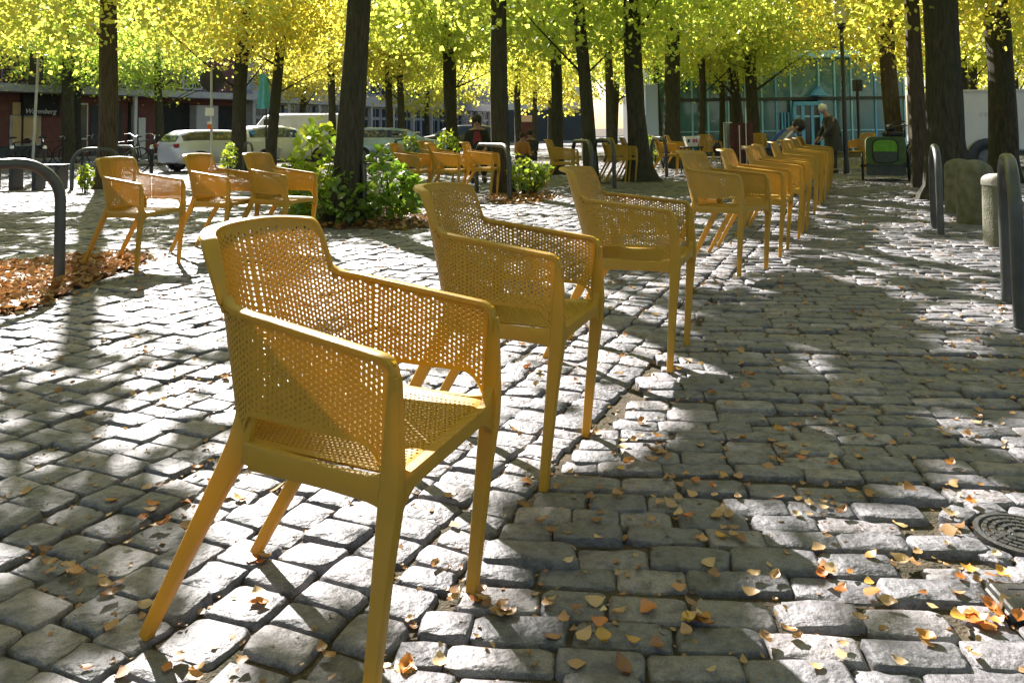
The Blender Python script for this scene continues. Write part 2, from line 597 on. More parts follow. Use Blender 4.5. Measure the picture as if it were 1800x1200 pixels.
M_PURPLE = pmat('pink_print', (0.55, 0.10, 0.28), None, 5, 0.8)
M_NAVY = pmat('navy_print', (0.03, 0.04, 0.14), None, 5, 0.8)

# ------------------------------------------------------------------ ground
PA = R(24.0)                                             # azimuth of the path from +Y towards +X
DA = Vector((math.sin(PA), math.cos(PA), 0))             # along the chair row
DN = Vector((math.cos(PA), -math.sin(PA), 0))            # across it, to the right

gb = MB()
gb.add([(-400, -60, -0.028), (400, -60, -0.028), (400, 900, -0.028), (-400, 900, -0.028)], [(0, 1, 2, 3)])
ground = gb.build('ground', M_SOIL)
tag(ground, 'brown sandy ground under the grey cobbles of the square', kind='structure')

# far paving: beyond the modelled setts a sheet with sett relief in its material
m = bpy.data.materials.new('far_sett_paving')
N, L = nodes_of(m)
b = N['Principled BSDF']; b.inputs['Roughness'].default_value = 0.7
tc = N.new('ShaderNodeTexCoord')
mp = N.new('ShaderNodeMapping'); mp.inputs['Rotation'].default_value = (0, 0, PA)
L.new(tc.outputs['Object'], mp.inputs['Vector'])
bt = N.new('ShaderNodeTexBrick')
bt.inputs['Color1'].default_value = (0.17, 0.17, 0.172, 1); bt.inputs['Color2'].default_value = (0.21, 0.20, 0.198, 1)
bt.inputs['Mortar'].default_value = (0.08, 0.065, 0.05, 1)
bt.inputs['Scale'].default_value = 1.0; bt.inputs['Brick Width'].default_value = 0.17; bt.inputs['Row Height'].default_value = 0.12
bt.inputs['Mortar Size'].default_value = 0.012
L.new(mp.outputs[0], bt.inputs['Vector'])
L.new(bt.outputs['Color'], b.inputs['Base Color'])
bp = N.new('ShaderNodeBump'); bp.inputs['Distance'].default_value = 0.02
L.new(bt.outputs['Fac'], bp.inputs['Height']); bp.invert = True
L.new(bp.outputs['Normal'], b.inputs['Normal'])
M_FARPAVE = m

cobbles = MB().add([at(-100, 292, -0.012), at(1900, 262, -0.012), (40, 75, -0.012), (-40, 75, -0.012)], [(0, 1, 2, 3)]).build('far_pavement', M_FARPAVE)
tag(cobbles, 'far end of the cobbled square in front of the buildings', kind='structure')

paving = MB().add([(-60, -8, -0.0135), (60, -8, -0.0135), (60, 27, -0.0135), (-60, 27, -0.0135)], [(0, 1, 2, 3)]).build('cobbled_pavement', M_SOIL)
tag(paving, 'grey cobblestone pavement of the square strewn with leaves', kind='structure')


def in_poly(P, poly):
    x, y = P[:, 0], P[:, 1]
    r = np.zeros(len(P), bool)
    n = len(poly)
    for i in range(n):
        x1, y1 = poly[i]; x2, y2 = poly[(i + 1) % n]
        c = ((y1 > y) != (y2 > y)) & (x < (x2 - x1) * (y - y1) / ((y2 - y1) + 1e-12) + x1)
        r ^= c
    return r


def gpoly(pts):
    return [tuple(at(*p).xy) for p in pts]


BED_LEFT = gpoly([(-120, 476), (40, 464), (120, 456), (225, 450), (262, 452), (215, 478), (150, 500), (110, 522), (40, 548), (-120, 572)])
BED_TREE = gpoly([(470, 392), (500, 372), (600, 362), (700, 368), (780, 380), (800, 396), (700, 404), (560, 402)])
BED_MID = gpoly([(850, 352), (880, 338), (960, 336), (985, 348), (940, 358), (870, 360)])
BEDS = [BED_LEFT, BED_TREE, BED_MID]
MAN_C = at(1796, 941); MAN_R = 0.105
SQ_C = at(1846, 1058)
MAN_L = at(14, 456); 

# --- sett templates
def sett_template(n, seed):
    r = np.random.default_rng(seed)
    ang = (np.arange(n) + 0.5) / n * 2 * math.pi
    e = 0.30
    bx = np.sign(np.cos(ang)) * np.abs(np.cos(ang)) ** e
    by = np.sign(np.sin(ang)) * np.abs(np.sin(ang)) ** e
    k = 1 + r.normal(0, 0.085, n)
    kk = np.clip(0.7 * k + 0.3 * np.roll(k, 1), 0.86, 1.05)
    bx, by = bx * kk * 0.5, by * kk * 0.5
    rings = [(1.02, -1.0), (1.0, -0.42), (0.97, -0.12), (0.885, 0.0)]
    V = []
    for s, z in rings:
        zz = z + (r.normal(0, 0.045, n) if s < 1 else 0)
        V.append(np.stack([bx * s, by * s, np.broadcast_to(zz, (n,))], 1))
    V.append(np.array([[r.normal(0, 0.05), r.normal(0, 0.05), 0.05 + r.normal(0, 0.05)]]))
    V = np.concatenate(V)
    F = []
    for i in range(len(rings) - 1):
        for j in range(n):
            l = (j + 1) % n
            F.append((i * n + j, i * n + l, (i + 1) * n + l))
            F.append((i * n + j, (i + 1) * n + l, (i + 1) * n + j))
    c = len(rings) * n
    for j in range(n):
        F.append(((len(rings) - 1) * n + j, (len(rings) - 1) * n + (j + 1) % n, c))
    return V, np.array(F)


TPL = [sett_template(14, 100 + i) for i in range(16)]
TPL_FAR = [(np.concatenate([np.array([[-.5, -.5, -1], [.5, -.5, -1], [.5, .5, -1], [-.5, .5, -1]]), np.array([[-.43, -.4, 0], [.43, -.4, 0], [.43, .4, 0], [-.43, .4, 0]])]),
            np.array([(0, 1, 5), (0, 5, 4), (1, 2, 6), (1, 6, 5), (2, 3, 7), (2, 7, 6), (3, 0, 4), (3, 4, 7), (4, 5, 6), (4, 6, 7)]))]

EDGE = at(905, 905)                                       # a point on the seam between the two fields of setts


def lay(direction, across_pitch, along_pitch, side, bond):
    """courses run along `direction`; returns centre, along length, across width, angle"""
    d = Vector(direction); n = Vector((d.y, -d.x, 0))
    out = []
    ws_ = across_pitch * rng.uniform(0.86, 1.14, int(56 / across_pitch))
    if side < 0:                                           # courses counted back from the seam
        edges = DN.x * EDGE.x + DN.y * EDGE.y - 0.003 - np.cumsum(ws_)
    else:
        edges = -26.0 + np.cumsum(ws_)
    for row, (q, w) in enumerate(zip(edges, ws_)):
        s = -30.0 + rng.uniform(0, along_pitch)
        m = int(60 / along_pitch)
        ln = along_pitch * np.clip(rng.normal(1, 0.15 if bond else 0.12, m), 0.62, 1.5)
        st = s + np.cumsum(ln) - ln / 2
        wob = 0.012 * np.sin(st * 1.7 + row) + rng.normal(0, 0.004, m)
        px = d.x * st + n.x * (q + w / 2 + wob)
        py = d.y * st + n.y * (q + w / 2 + wob)
        k = (py > 0.5) & (py < 25) & (np.abs(px) < 0.68 * py + 1.1)
        lo_ = ((px - d.x * ln / 2) - EDGE.x) * DN.x + ((py - d.y * ln / 2) - EDGE.y) * DN.y
        if side > 0:                                       # stones cut to the seam
            hi_ = ((px + d.x * ln / 2) - EDGE.x) * DN.x + ((py + d.y * ln / 2) - EDGE.y) * DN.y
            cut = (lo_ < 0) & (hi_ > 0.07)
            sh = np.where(cut, -lo_ / (d.x * DN.x + d.y * DN.y), 0)
            ln = ln - sh
            px = px + d.x * sh / 2; py = py + d.y * sh / 2
        sd_ = (px - EDGE.x) * DN.x + (py - EDGE.y) * DN.y
        k &= ((lo_ >= 0) | cut) if side > 0 else (sd_ < -0.055)
        if k.any():
            out.append(np.stack([px[k], py[k], ln[k], np.full(k.sum(), w), np.full(k.sum(), math.atan2(d.y, d.x))], 1))
    return np.concatenate(out)


RA = R(-5.5)
setts = np.concatenate([
    lay(tuple(DA), 0.152, 0.108, -1, False),
    lay((math.cos(RA), math.sin(RA), 0), 0.094, 0.178, +1, True)])
keep = np.ones(len(setts), bool)
for bpol in BEDS:
    keep &= ~in_poly(setts[:, :2], bpol)
keep &= np.hypot(setts[:, 0] - MAN_C.x, setts[:, 1] - MAN_C.y) > MAN_R + 0.092
keep &= (np.abs(setts[:, 0] - SQ_C.x) > 0.222) | (np.abs(setts[:, 1] - SQ_C.y) > 0.15)
keep &= np.hypot(setts[:, 0] - MAN_L.x, setts[:, 1] - MAN_L.y) > 0.36
extra_s = []
for k in range(9):                                        # small stones set round the covers
    a = 2 * math.pi * k / 9 + 0.2
    extra_s.append((MAN_C.x + (MAN_R + 0.042) * math.cos(a), MAN_C.y + (MAN_R + 0.042) * math.sin(a), 0.098, 0.074, a + math.pi / 2))
for sx, sy, a, b_ in ((-0.165, -0.035, .09, .075), (-0.165, 0.04, .09, .07), (-0.165, 0.112, .09, .07), (-0.07, 0.105, .10, .08), (0.05, 0.105, .13, .08), (-0.06, -0.11, .12, .085), (0.07, -0.11, .13, .085), (-0.175, -0.115, .10, .085)):
    extra_s.append((SQ_C.x + sx, SQ_C.y + sy, a, b_, -0.09))
TREE_PITS = []                                            # filled below, before the setts are meshed


def mesh_setts(S, tpls, seed):
    r = np.random.default_rng(seed)
    ti = r.integers(0, len(tpls), len(S))
    VV, FF, off = [], [], 0
    for t, (V, F) in enumerate(tpls):
        s = S[ti == t]
        if not len(s):
            continue
        n = len(s)
        gap = 0.003
        lx = (s[:, 2] - gap)[:, None]; ly = (s[:, 3] - gap)[:, None]
        fl = r.choice([-1, 1], (n, 2))
        X = V[None, :, 0] * lx * fl[:, :1] * fl[:, 1:]     # keeps handedness: both flips together
        Y = V[None, :, 1] * ly * fl[:, :1] * fl[:, 1:]
        Z = V[None, :, 2] * 0.026 + r.normal(0, 0.004, (n, 1)) + X * r.normal(0, 0.02, (n, 1)) + Y * r.normal(0, 0.03, (n, 1))
        a = (s[:, 4] + r.normal(0, 0.02, n))[:, None]
        W = np.stack([X * np.cos(a) - Y * np.sin(a) + s[:, :1], X * np.sin(a) + Y * np.cos(a) + s[:, 1:2], Z], 2)
        VV.append(W.reshape(-1, 3))
        FF.append((F[None] + (np.arange(n) * len(V))[:, None, None] + off).reshape(-1, 3))
        off += n * len(V)
    return np.concatenate(VV), np.concatenate(FF)


# ------------------------------------------------------------------ trees
# x at foot, distance, diameter in photo px, x at the top edge, crown tint, label
Y_, G_, M__ = (1.05, 1.03, 0.9), (0.80, 0.98, 0.95), (0.93, 1.0, 0.92)
TREES = [
    (181, 15.2, 34, 195, M__, 'lime tree with a mottled trunk behind the first chair of the left row'),
    (118, 26.0, 22, 126, G_, 'thin greyish tree in front of the brick shop, right of the sign post'),
    (421, 19.5, 25, 431, Y_, 'lime tree between the second and third chairs of the left row'),
    (479, 20.5, 20, 497, Y_, 'slim dark tree just right of the third chair of the left row'),
    (615, 8.9, 47, 628, M__, 'thick dark lime trunk rising out of the leafy green shoots'),
    (584, 27.0, 14, 577, Y_, 'thin dead-straight trunk close left of the thick trunk in the shoots'),
    (681, 29.0, 12, 684, M__, 'thin dark trunk right of the thick trunk, before the blue grey car'),
    (706, 27.0, 13, 703, M__, 'thin brownish trunk standing before the blue grey car roof'),
    (798, 20.0, 22, 786, G_, 'forked tree behind the cluster of chairs, left of the person in a black coat'),
    (886, 12.7, 32, 876, M__, 'straight dark lime trunk with a steel hoop and low shoots at its foot'),
    (941, 37.0, 9, 939, Y_, 'very thin trunk before the pink board'),
    (982, 18.0, 22, 972, M__, 'stout dark trunk behind the lone chair in the middle distance'),
    (1038, 15.0, 25, 1016, G_, 'dark lime trunk between two steel hoops'),
    (1077, 31.0, 12, 1094, Y_, 'thin leaning trunk under a bright yellow spray of leaves'),
    (1122, 15.6, 35, 1112, G_, 'broad dark trunk with a flared foot behind the middle chairs'),
    (1163, 28.0, 11, 1146, G_, 'thin bent trunk beside the hanging pale blue banner'),
    (1187, 20.0, 30, 1178, M__, 'thick trunk in front of the left end of the glass pavilion'),
    (1236, 24.0, 13, 1231, M__, 'slender trunk by the white printed banner on the table'),
    (1270, 30.0, 11, 1268, Y_, 'thin upright trunk left of the maroon screen'),
    (1300, 26.0, 20, 1280, M__, 'curved trunk rising behind the maroon screen'),
    (1326, 24.0, 22, 1318, G_, 'trunk right behind the maroon screen with leaves on it'),
    (1578, 19.5, 29, 1552, Y_, 'leaning tree behind the green bicycle trailer'),
    (1622, 13.2, 29, 1600, M__, 'leaning brown trunk right beside the green bicycle trailer'),
    (1671, 11.0, 60, 1648, M__, 'thickest dark trunk, on the right beside the stone bollards'),
    (1768, 14.0, 45, 1750, Y_, 'dark trunk at the right edge before the white trailer'),
    (279, 31.0, 14, 276, G_, 'thin trunk in front of the dark garage opening'),
]
EXTRA = [  # crowns that close the view beyond and at the edges, and one added shade tree
    (-11.5, 12.5, 0.30, Y_, 'lime tree just beyond the left edge by the steel hoop'),
    (-6.5, 8.5, 0.32, M__, 'unseen lime tree added beyond the left edge to shade the paving'),  # out of view, added so its crown shades the lower left paving
    (-15.0, 21.0, 0.32, M__, 'lime tree at the far left before the brick shop'),
    (-4.3, 27.5, 0.28, Y_, 'young lime tree in front of the parked white van'),
    (0.2, 33.0, 0.30, Y_, 'far lime tree in front of the pale house'),
    (6.0, 38.0, 0.32, M__, 'far lime tree left of the glass pavilion'),
    (13.6, 27.0, 0.28, Y_, 'yellow lime tree behind the leaning tree by the bicycle trailer'),
    (15.0, 26.0, 0.30, Y_, 'yellow lime tree right of the pavilion'),
    (19.0, 30.0, 0.30, Y_, 'yellow lime tree behind the white trailer'),
    (14.5, 17.5, 0.30, Y_, 'lime tree beyond the right edge behind the white trailer'),
    (12.9, 20.8, 0.26, M__, 'lime tree hidden behind the dark trunk at the right edge'),
    (-18.5, 34.0, 0.32, G_, 'street tree before the dark garage at the far left'),
    (-9.5, 36.0, 0.30, Y_, 'street tree before the long grey building'),
    (3.0, 24.0, 0.26, Y_, 'lime tree in the middle of the square behind the chairs'),
    (-1.6, 21.0, 0.26, M__, 'lime tree standing behind the person in a black coat'),
    (12.5, 22.0, 0.26, Y_, 'lime tree behind the green bicycle trailer and the pavilion corner'),
    (8.0, 29.0, 0.26, M__, 'lime tree before the left half of the glass pavilion'),
]

BEYOND = [  # avenue far behind, closing the view
    (-16.0, 50.0), (-5.0, 47.0), (2.5, 52.0), (9.0, 48.0), (16.0, 44.0), (23.0, 40.0), (28.0, 33.0), (20.0, 52.0), (-24.0, 25.0)]
SKY_BLOCK_TREES = [(-5.2, 4.2), (5.6, 4.6), (0.6, -2.0), (-4.5, -2.5), (5.0, -2.0)]   # avenue trees beside and behind the camera, unseen, added to block sky light

# where the photograph's ground is sunlit (0 shade .. 9 sun), measured every 100 x 50 px from y = 350
LIT = """
777755000666555564
343332222555555552
355655883333666888
777766787746663333
777776888877333377
776766888876222266
546656777788777311
444455777776111133
444455777777111177
333367777781011444
222777788700002245
111577788000078866
111467777000089998
003477778000089999
000677784000089999
000677355301089488
055633775555599999
055633775555599999
"""
LITM = np.array([[int(c) for c in r] for r in LIT.split()], float) / 9.0
_vn = np.random.default_rng(5).random((90, 90))


def vnoise(x, y, cell):
    gx, gy = x / cell + 400.3, y / cell + 400.7
    ix, iy = np.floor(gx).astype(int), np.floor(gy).astype(int)
    fx, fy = gx - ix, gy - iy
    fx, fy = fx * fx * (3 - 2 * fx), fy * fy * (3 - 2 * fy)
    g = lambda a, b: _vn[a % 90, b % 90]
    return (g(ix, iy) * (1 - fx) + g(ix + 1, iy) * fx) * (1 - fy) + (g(ix, iy + 1) * (1 - fx) + g(ix + 1, iy + 1) * fx) * fy


def lit_at(S):
    """how open the canopy is for the ground points S (N,2)"""
    P = np.concatenate([S, np.zeros((len(S), 1))], 1)
    x, y, zc = to_px(P)
    inside = (zc > 0.9) & (y > 345) & (y < 1330) & (x > -250) & (x < 2050)
    gx = np.clip((x - 50) / 100, 0, 16.999); gy = np.clip((y - 350) / 50, 0, 16.999)
    ix, iy = gx.astype(int), gy.astype(int)
    fx, fy = gx - ix, gy - iy
    v = (LITM[iy, ix] * (1 - fx) + LITM[iy, ix + 1] * fx) * (1 - fy) + (LITM[iy + 1, ix] * (1 - fx) + LITM[iy + 1, ix + 1] * fx) * fy
    nz = 0.6 * vnoise(S[:, 0], S[:, 1], 0.30) + 0.4 * vnoise(S[:, 0] + 9, S[:, 1] + 4, 0.11)
    far = vnoise(S[:, 0] + 3, S[:, 1] - 7, 0.9) * 0.6 + vnoise(S[:, 0], S[:, 1], 0.3) * 0.4
    near = (S[:, 1] > -0.6) & (S[:, 1] < 1.45) & (S[:, 0] > -0.9) & (S[:, 0] < 0.35) & ~inside
    v = np.where(inside, v + (nz - 0.5) * (0.55 + 0.9 * v * (1 - v) * 1.6), np.where(near, 0.38 + 0.5 * far, far) + 0.02)
    return v, inside | near


SHX, SHY = SUN.x / SUN.z, SUN.y / SUN.z


def crown_mesh(center, rad, ncl, per, L, seed, low, tint_sun=True):
    r = np.random.default_rng(seed)
    # clump centres, denser towards the shell
    u = r.normal(size=(ncl, 3)); u /= np.linalg.norm(u, axis=1)[:, None]
    rr = r.uniform(0.12, 1.0, ncl) ** 0.55
    C = center + u * rr[:, None] * np.array(rad)
    # drooping outer sprays below the crown
    C[:, 2] = np.where(C[:, 2] < low, low + r.uniform(0, 0.7, ncl), C[:, 2])
    n = ncl * per
    idx = np.repeat(np.arange(ncl), per)
    spread = r.uniform(0.22, 0.5, ncl)[idx][:, None]
    dz = r.normal(size=(n, 3)) * np.array([1, 1, 0.55]) * spread
    P = C[idx] + dz
    # sprays slope outwards and down
    out = C[idx] - center
    P[:, 2] -= 0.35 * np.hypot(dz[:, 0], dz[:, 1])
    # carve light gaps
    S = P[:, :2] - np.stack([P[:, 2] * SHX, P[:, 2] * SHY], 1)
    v, ins = lit_at(S)
    drop = (v > np.where(ins, 0.52, 0.56)) & (r.random(n) < np.where(ins, 0.98, 0.5))
    P = P[~drop]
    n = len(P)
    # leaf frames
    nrm = r.normal(size=(n, 3)) * np.array([0.75, 0.75, 0.5]) + np.array([0, 0, 0.55])
    nrm /= np.linalg.norm(nrm, axis=1)[:, None]
    t = r.normal(size=(n, 3)) + np.array([0, 0, -0.5])
    t -= nrm * (t * nrm).sum(1)[:, None]
    t /= np.linalg.norm(t, axis=1)[:, None]
    w = np.cross(nrm, t)
    l = (L * r.uniform(0.65, 1.25, n))[:, None]
    V = np.stack([P - t * l * 0.5, P - t * l * 0.08 + w * l * 0.43 + nrm * l * 0.10, P + t * l * 0.5, P - t * l * 0.08 - w * l * 0.43 + nrm * l * 0.10], 1).reshape(-1, 3)
    Fq = np.arange(4 * n).reshape(n, 4)
    return V, Fq


def trunk_mb(base, top, r0, H, seed, flare=1.5):
    r = random.Random(seed)
    pts, rads = [], []
    hs = [-0.05, 0.06, 0.18, 0.4, 0.8, 1.3, 2.0, 2.7, 3.5, 4.5, 5.6, H]
    dx, dy = (top.x - base.x) / max(0.1, top.z), (top.y - base.y) / max(0.1, top.z)
    for h in hs:
        k = 0.07 * r0 / 0.17 * math.sin(h * 0.9 + seed)
        pts.append(Vector((dx * h + k * 0.6, dy * h + k * 0.3, h)))
        fl = 1 + (flare - 1) * math.exp(-max(0, h) / 0.22)
        rads.append(r0 * fl * (1 - 0.40 * max(0, h) / H) * (1 + r.uniform(-0.04, 0.04)))
    m_ = MB()
    n = 14
    rings = []
    lob = [1 + 0.08 * math.sin(3 * k * 2 * math.pi / n + seed) + r.uniform(-0.05, 0.05) for k in range(n)]
    for p, q, h in zip(pts, rads, hs):
        f = math.exp(-max(0, h) / 0.35)
        rings.append([(p.x + q * (1 + (lob[k] - 1) * (1 + 2.2 * f)) * math.cos(2 * math.pi * k / n), p.y + q * (1 + (lob[k] - 1) * (1 + 2.2 * f)) * math.sin(2 * math.pi * k / n), p.z) for k in range(n)])
    m_.loft(rings)
    return m_, pts


def make_tree(base, top, r0, tint, label, seed, H=8.6, flare=1.5, bark=None, near=False, lowc=2.5, leafL=0.112, ncl=300, per=52, rad=(2.7, 2.7, 2.9)):
    r = random.Random(seed * 7 + 1)
    root = empty('lime_tree', (base.x, base.y, 0), 0, label, 'tree', 'lime trees on the square')
    tm, pts = trunk_mb(base, top, r0, H, seed, flare)
    tm.build('trunk', bark or M_BARK, root, True)
    for k in range(4):
        i = r.choice([6, 7, 8, 9]) if base.y > 14 else r.choice([8, 9, 10])
        p = pts[i]
        a = r.uniform(0, 2 * math.pi)
        ln = r.uniform(1.3, 2.1)
        d = Vector((math.cos(a), math.sin(a), r.uniform(0.35, 0.9)))
        bp_ = [p, p + d * 0.3 * ln + Vector((0, 0, 0.03)), p + d * 0.65 * ln + Vector((0, 0, 0.10)), p + d * ln + Vector((r.uniform(-.2, .2), r.uniform(-.2, .2), 0.05))]
        q = r0 * r.uniform(0.14, 0.24)
        MB().tube(bp_, [q, q * 0.75, q * 0.5, q * 0.2], 7).build('branch', bark or M_BARK, root, True)
    if base.y > 16 and near is False and leafL < 0.13:
        rad, ncl = (rad[0], rad[1], 1.9), 230
    cz = lowc + rad[2] * 0.86
    c = np.array([base.x + (top.x - base.x) / max(.1, top.z) * cz * 0.6, base.y, cz])
    V, Fq = crown_mesh(c, rad, ncl, per, leafL, seed + 500, lowc)
    V -= np.array([base.x, base.y, 0])
    cr = link('crown', np_mesh('crown', V, Fq, M_LEAF), root)
    cr['kind'] = 'stuff'
    j = 0.06
    cr.color = (tint[0] * r.uniform(1 - j, 1 + j), tint[1] * r.uniform(1 - j, 1 + j), tint[2], 1)
    TREE_PITS.append((base.x, base.y, r0 * flare + 0.16))
    return root


for i, (x0, d, wpx, xt, tint, lab) in enumerate(TREES):
    g = atd(x0, 300, d)
    base = Vector((g.x, d, 0))
    top = atd(xt, 0, d)
    # the shift along the column's own lean
    r0 = wpx / F_PX * d / 2
    fl = {14: 1.9, 4: 1.55, 23: 1.45}.get(i, 1.3)
    pale = M_BARK_PALE if i in (0, 22, 21) else None
    low = {4: 3.0, 9: 2.9, 12: 2.7, 14: 2.65, 22: 2.9, 23: 3.2, 24: 2.55, 0: 2.6}.get(i, (2.5 if d < 18 else 2.75) + 0.3 * random.random())
    make_tree(base, top, r0, tint, lab, i + 1, flare=fl, bark=pale, lowc=low, ncl={0: 560, 4: 440, 9: 440, 12: 440, 14: 440}.get(i, 300), rad=(3.7, 3.7, 2.9) if i == 0 else (2.7, 2.7, 2.9))
for i, (x, y, r0, tint, lab) in enumerate(EXTRA):
    make_tree(Vector((x, y, 0)), Vector((x + random.uniform(-.2, .2), y, 4.0)), r0 / 2, tint, lab, i + 61, lowc=3.1 if y < 9 else 2.7 + 0.3 * random.random(), ncl=480 if y < 9 else 300, rad=(3.4, 3.4, 3.0) if y < 9 else (2.7, 2.7, 2.9))

for i, (x, y) in enumerate(BEYOND):
    make_tree(Vector((x, y, 0)), Vector((x, y, 4.0)), 0.16, random.choice([Y_, M__, Y_]), ['far tree left of the thick trunk over the grey building', 'far tree above the forked trunk', 'far tree above the pale house', 'far tree over the left end of the pavilion roof', 'far tree over the pavilion roof behind its gable', 'far tree over the right end of the pavilion', 'far tree above the white trailer', 'far tree deep behind the pavilion', 'tree at the far left above the brick shop'][i], i + 90, lowc=2.2, leafL=0.24, ncl=200, per=34, rad=(3.6, 3.2, 3.4))
for i, (x, y) in enumerate(SKY_BLOCK_TREES):
    make_tree(Vector((x, y, 0)), Vector((x, y, 4.0)), 0.17, M__, ['unseen lime tree added left of the view to block sky', 'unseen lime tree added right of the view to block sky', 'unseen lime tree added behind the viewer to block sky', 'unseen lime tree added behind left to block sky', 'unseen lime tree added behind right to block sky'][i], i + 120, lowc=3.2, leafL=0.17, ncl=200, per=34, rad=(3.2, 3.2, 2.8))

# ------------------------------------------------------------------ the setts themselves
for x, y, q in TREE_PITS:
    keep &= np.hypot(setts[:, 0] - x, setts[:, 1] - y) > q + 0.05
setts = np.concatenate([setts[keep], np.array(extra_s)])
px_, py_, zc_ = to_px(np.concatenate([setts[:, :2], np.zeros((len(setts), 1))], 1))
vis = (px_ > -20) & (px_ < 1820) & (py_ < 1215)
dist = np.hypot(setts[:, 0], setts[:, 1])
order = np.argsort(np.where(vis, dist, 99))
single = order[:300]
rest = np.setdiff1d(np.arange(len(setts)), single)
sett_meshes = [np_mesh('cobblestone', V * np.array([1, 1, 0.026]), F, M_STONE, True) for V, F in TPL]
for k in single:
    s = setts[k]
    o = link('cobblestone', sett_meshes[rng.integers(len(TPL))], paving)
    fl = 0 if rng.random() < 0.5 else math.pi
    o.location = (s[0], s[1], rng.normal(0, 0.0035))
    o.rotation_euler = (rng.normal(0, 0.03), rng.normal(0, 0.02), s[4] + fl + rng.normal(0, 0.02))
    o.scale = (s[2] - 0.003, s[3] - 0.003, 1)
nearm = rest[dist[rest] < 10.5]
farm = rest[dist[rest] >= 10.5]
V1, F1 = mesh_setts(setts[nearm], TPL, 1)
o = link('cobbles', np_mesh('cobbles', V1, F1, M_STONE, True), paving)
o['kind'] = 'stuff'
V2, F2 = mesh_setts(setts[farm], TPL_FAR, 2)
o = link('distant_cobbles', np_mesh('distant_cobbles', V2, F2, M_STONE), paving)
o['kind'] = 'stuff'

for k, bpol in enumerate(BEDS):
    mb = MB()
    n = len(bpol)
    c = Vector((sum(p[0] for p in bpol) / n, sum(p[1] for p in bpol) / n, 0.01))
    vs = [c] + [(p[0], p[1], -0.018) for p in bpol] + [((p[0] * 0.55 + c.x * 0.45), (p[1] * 0.55 + c.y * 0.45), 0.002) for p in bpol]
    fs = [(0, 1 + n + i, 1 + n + (i + 1) % n) for i in range(n)] + [(1 + i, 1 + (i + 1) % n, 1 + n + (i + 1) % n, 1 + n + i) for i in range(n)]
    o = mb.add(vs, fs).build('soil_bed', M_BED, None, True)
    tag(o, ['brown earth bed covered in dead leaves at the left edge', 'brown earth around the thick trunk with green shoots', 'small earth patch at the foot of the hooped trunk'][k], kind='structure')

# ------------------------------------------------------------------ leaf litter and fallen leaves
def leaf_verts(seed, curl=0.4):
    r = np.random.default_rng(seed)
    n = 5
    xs = np.linspace(-0.5, 0.5, n)
    wd = 0.40 * np.array([0.12, 0.85, 1.0, 0.62, 0.03]) * r.uniform(0.8, 1.1)
    c1, c2 = r.uniform(0.2, 1.0) * curl, r.uniform(-0.5, 1.0) * curl
    V = []
    for x, w in zip(xs, wd):
        z = c1 * (x * x) * 1.3 + 0.03
        for s in (-1, 0, 1):
            V.append((x, s * w * (1 + r.normal(0, .08)), z + abs(s) * c2 * 0.28 + r.normal(0, 0.025)))
    F = []
    for i in range(n - 1):
        for s in range(2):
            a = i * 3 + s
            F.append((a, a + 3, a + 4, a + 1))
    return np.array(V), np.array(F)


LV = [leaf_verts(40 + i, 0.75) for i in range(10)]
leaf_meshes = [np_mesh('fallen_leaf', V, F, M_FALLEN, True) for V, F in LV]


def leaf_field(P, L, seed):
    r = np.random.default_rng(seed)
    VV, FF, off = [], [], 0
    ti = r.integers(0, len(LV), len(P))
    for t, (V, F) in enumerate(LV):
        p = P[ti == t]; l = L[ti == t]
        n = len(p)
        if not n: continue
        a = r.uniform(0, 6.283, n)[:, None]
        tx, ty = r.normal(0, 0.3, (n, 1)), r.normal(0, 0.3, (n, 1))
        X, Y, Z = V[None, :, 0], V[None, :, 1], V[None, :, 2]
        Z2 = Z + X * tx + Y * ty
        W = np.stack([(X * np.cos(a) - Y * np.sin(a)), (X * np.sin(a) + Y * np.cos(a)), Z2], 2) * l[:, None, None] + p[:, None, :]
        VV.append(W.reshape(-1, 3)); FF.append((F[None] + (np.arange(n) * len(V))[:, None, None] + off).reshape(-1, 4)); off += n * len(V)
    return np.concatenate(VV), np.concatenate(FF)


def scatter_poly(poly, n, seed, zmax=0.04):
    r = np.random.default_rng(seed)
    q = np.array(poly)
    out = np.zeros((0, 2))
    while len(out) < n:
        p = r.uniform(q.min(0), q.max(0), (n * 2, 2))
        out = np.concatenate([out, p[in_poly(p, poly)]])
    out = out[:n]
    return np.concatenate([out, r.uniform(0.003, zmax, (n, 1))], 1)


for k, (poly, n, z) in enumerate(((BED_LEFT, 3200, 0.035), (BED_TREE, 900, 0.03), (BED_MID, 400, 0.03))):
    P = scatter_poly(poly, n, 70 + k, z)
    # soft edge: leaves blown a little past the bed
    P[:, :2] += np.random.default_rng(80 + k).normal(0, 0.10, (n, 2)) * (np.random.default_rng(81 + k).random((n, 1)) < 0.4)
    V, F = leaf_field(P, np.random.default_rng(90 + k).uniform(0.035, 0.075, n), 95 + k)
    o = link('leaf_litter', np_mesh('leaf_litter', V, F, M_FALLEN, True))
    o.color = ((0.84, 0.68, 0.53, 1), (0.7, 0.6, 0.5, 1), (0.8, 0.7, 0.55, 1))[k]
    tag(o, ['heap of dry brown leaves on the bed at the left edge', 'dry leaves on the earth under the green shoots', 'dry leaves at the foot of the hooped trunk'][k], kind='stuff')

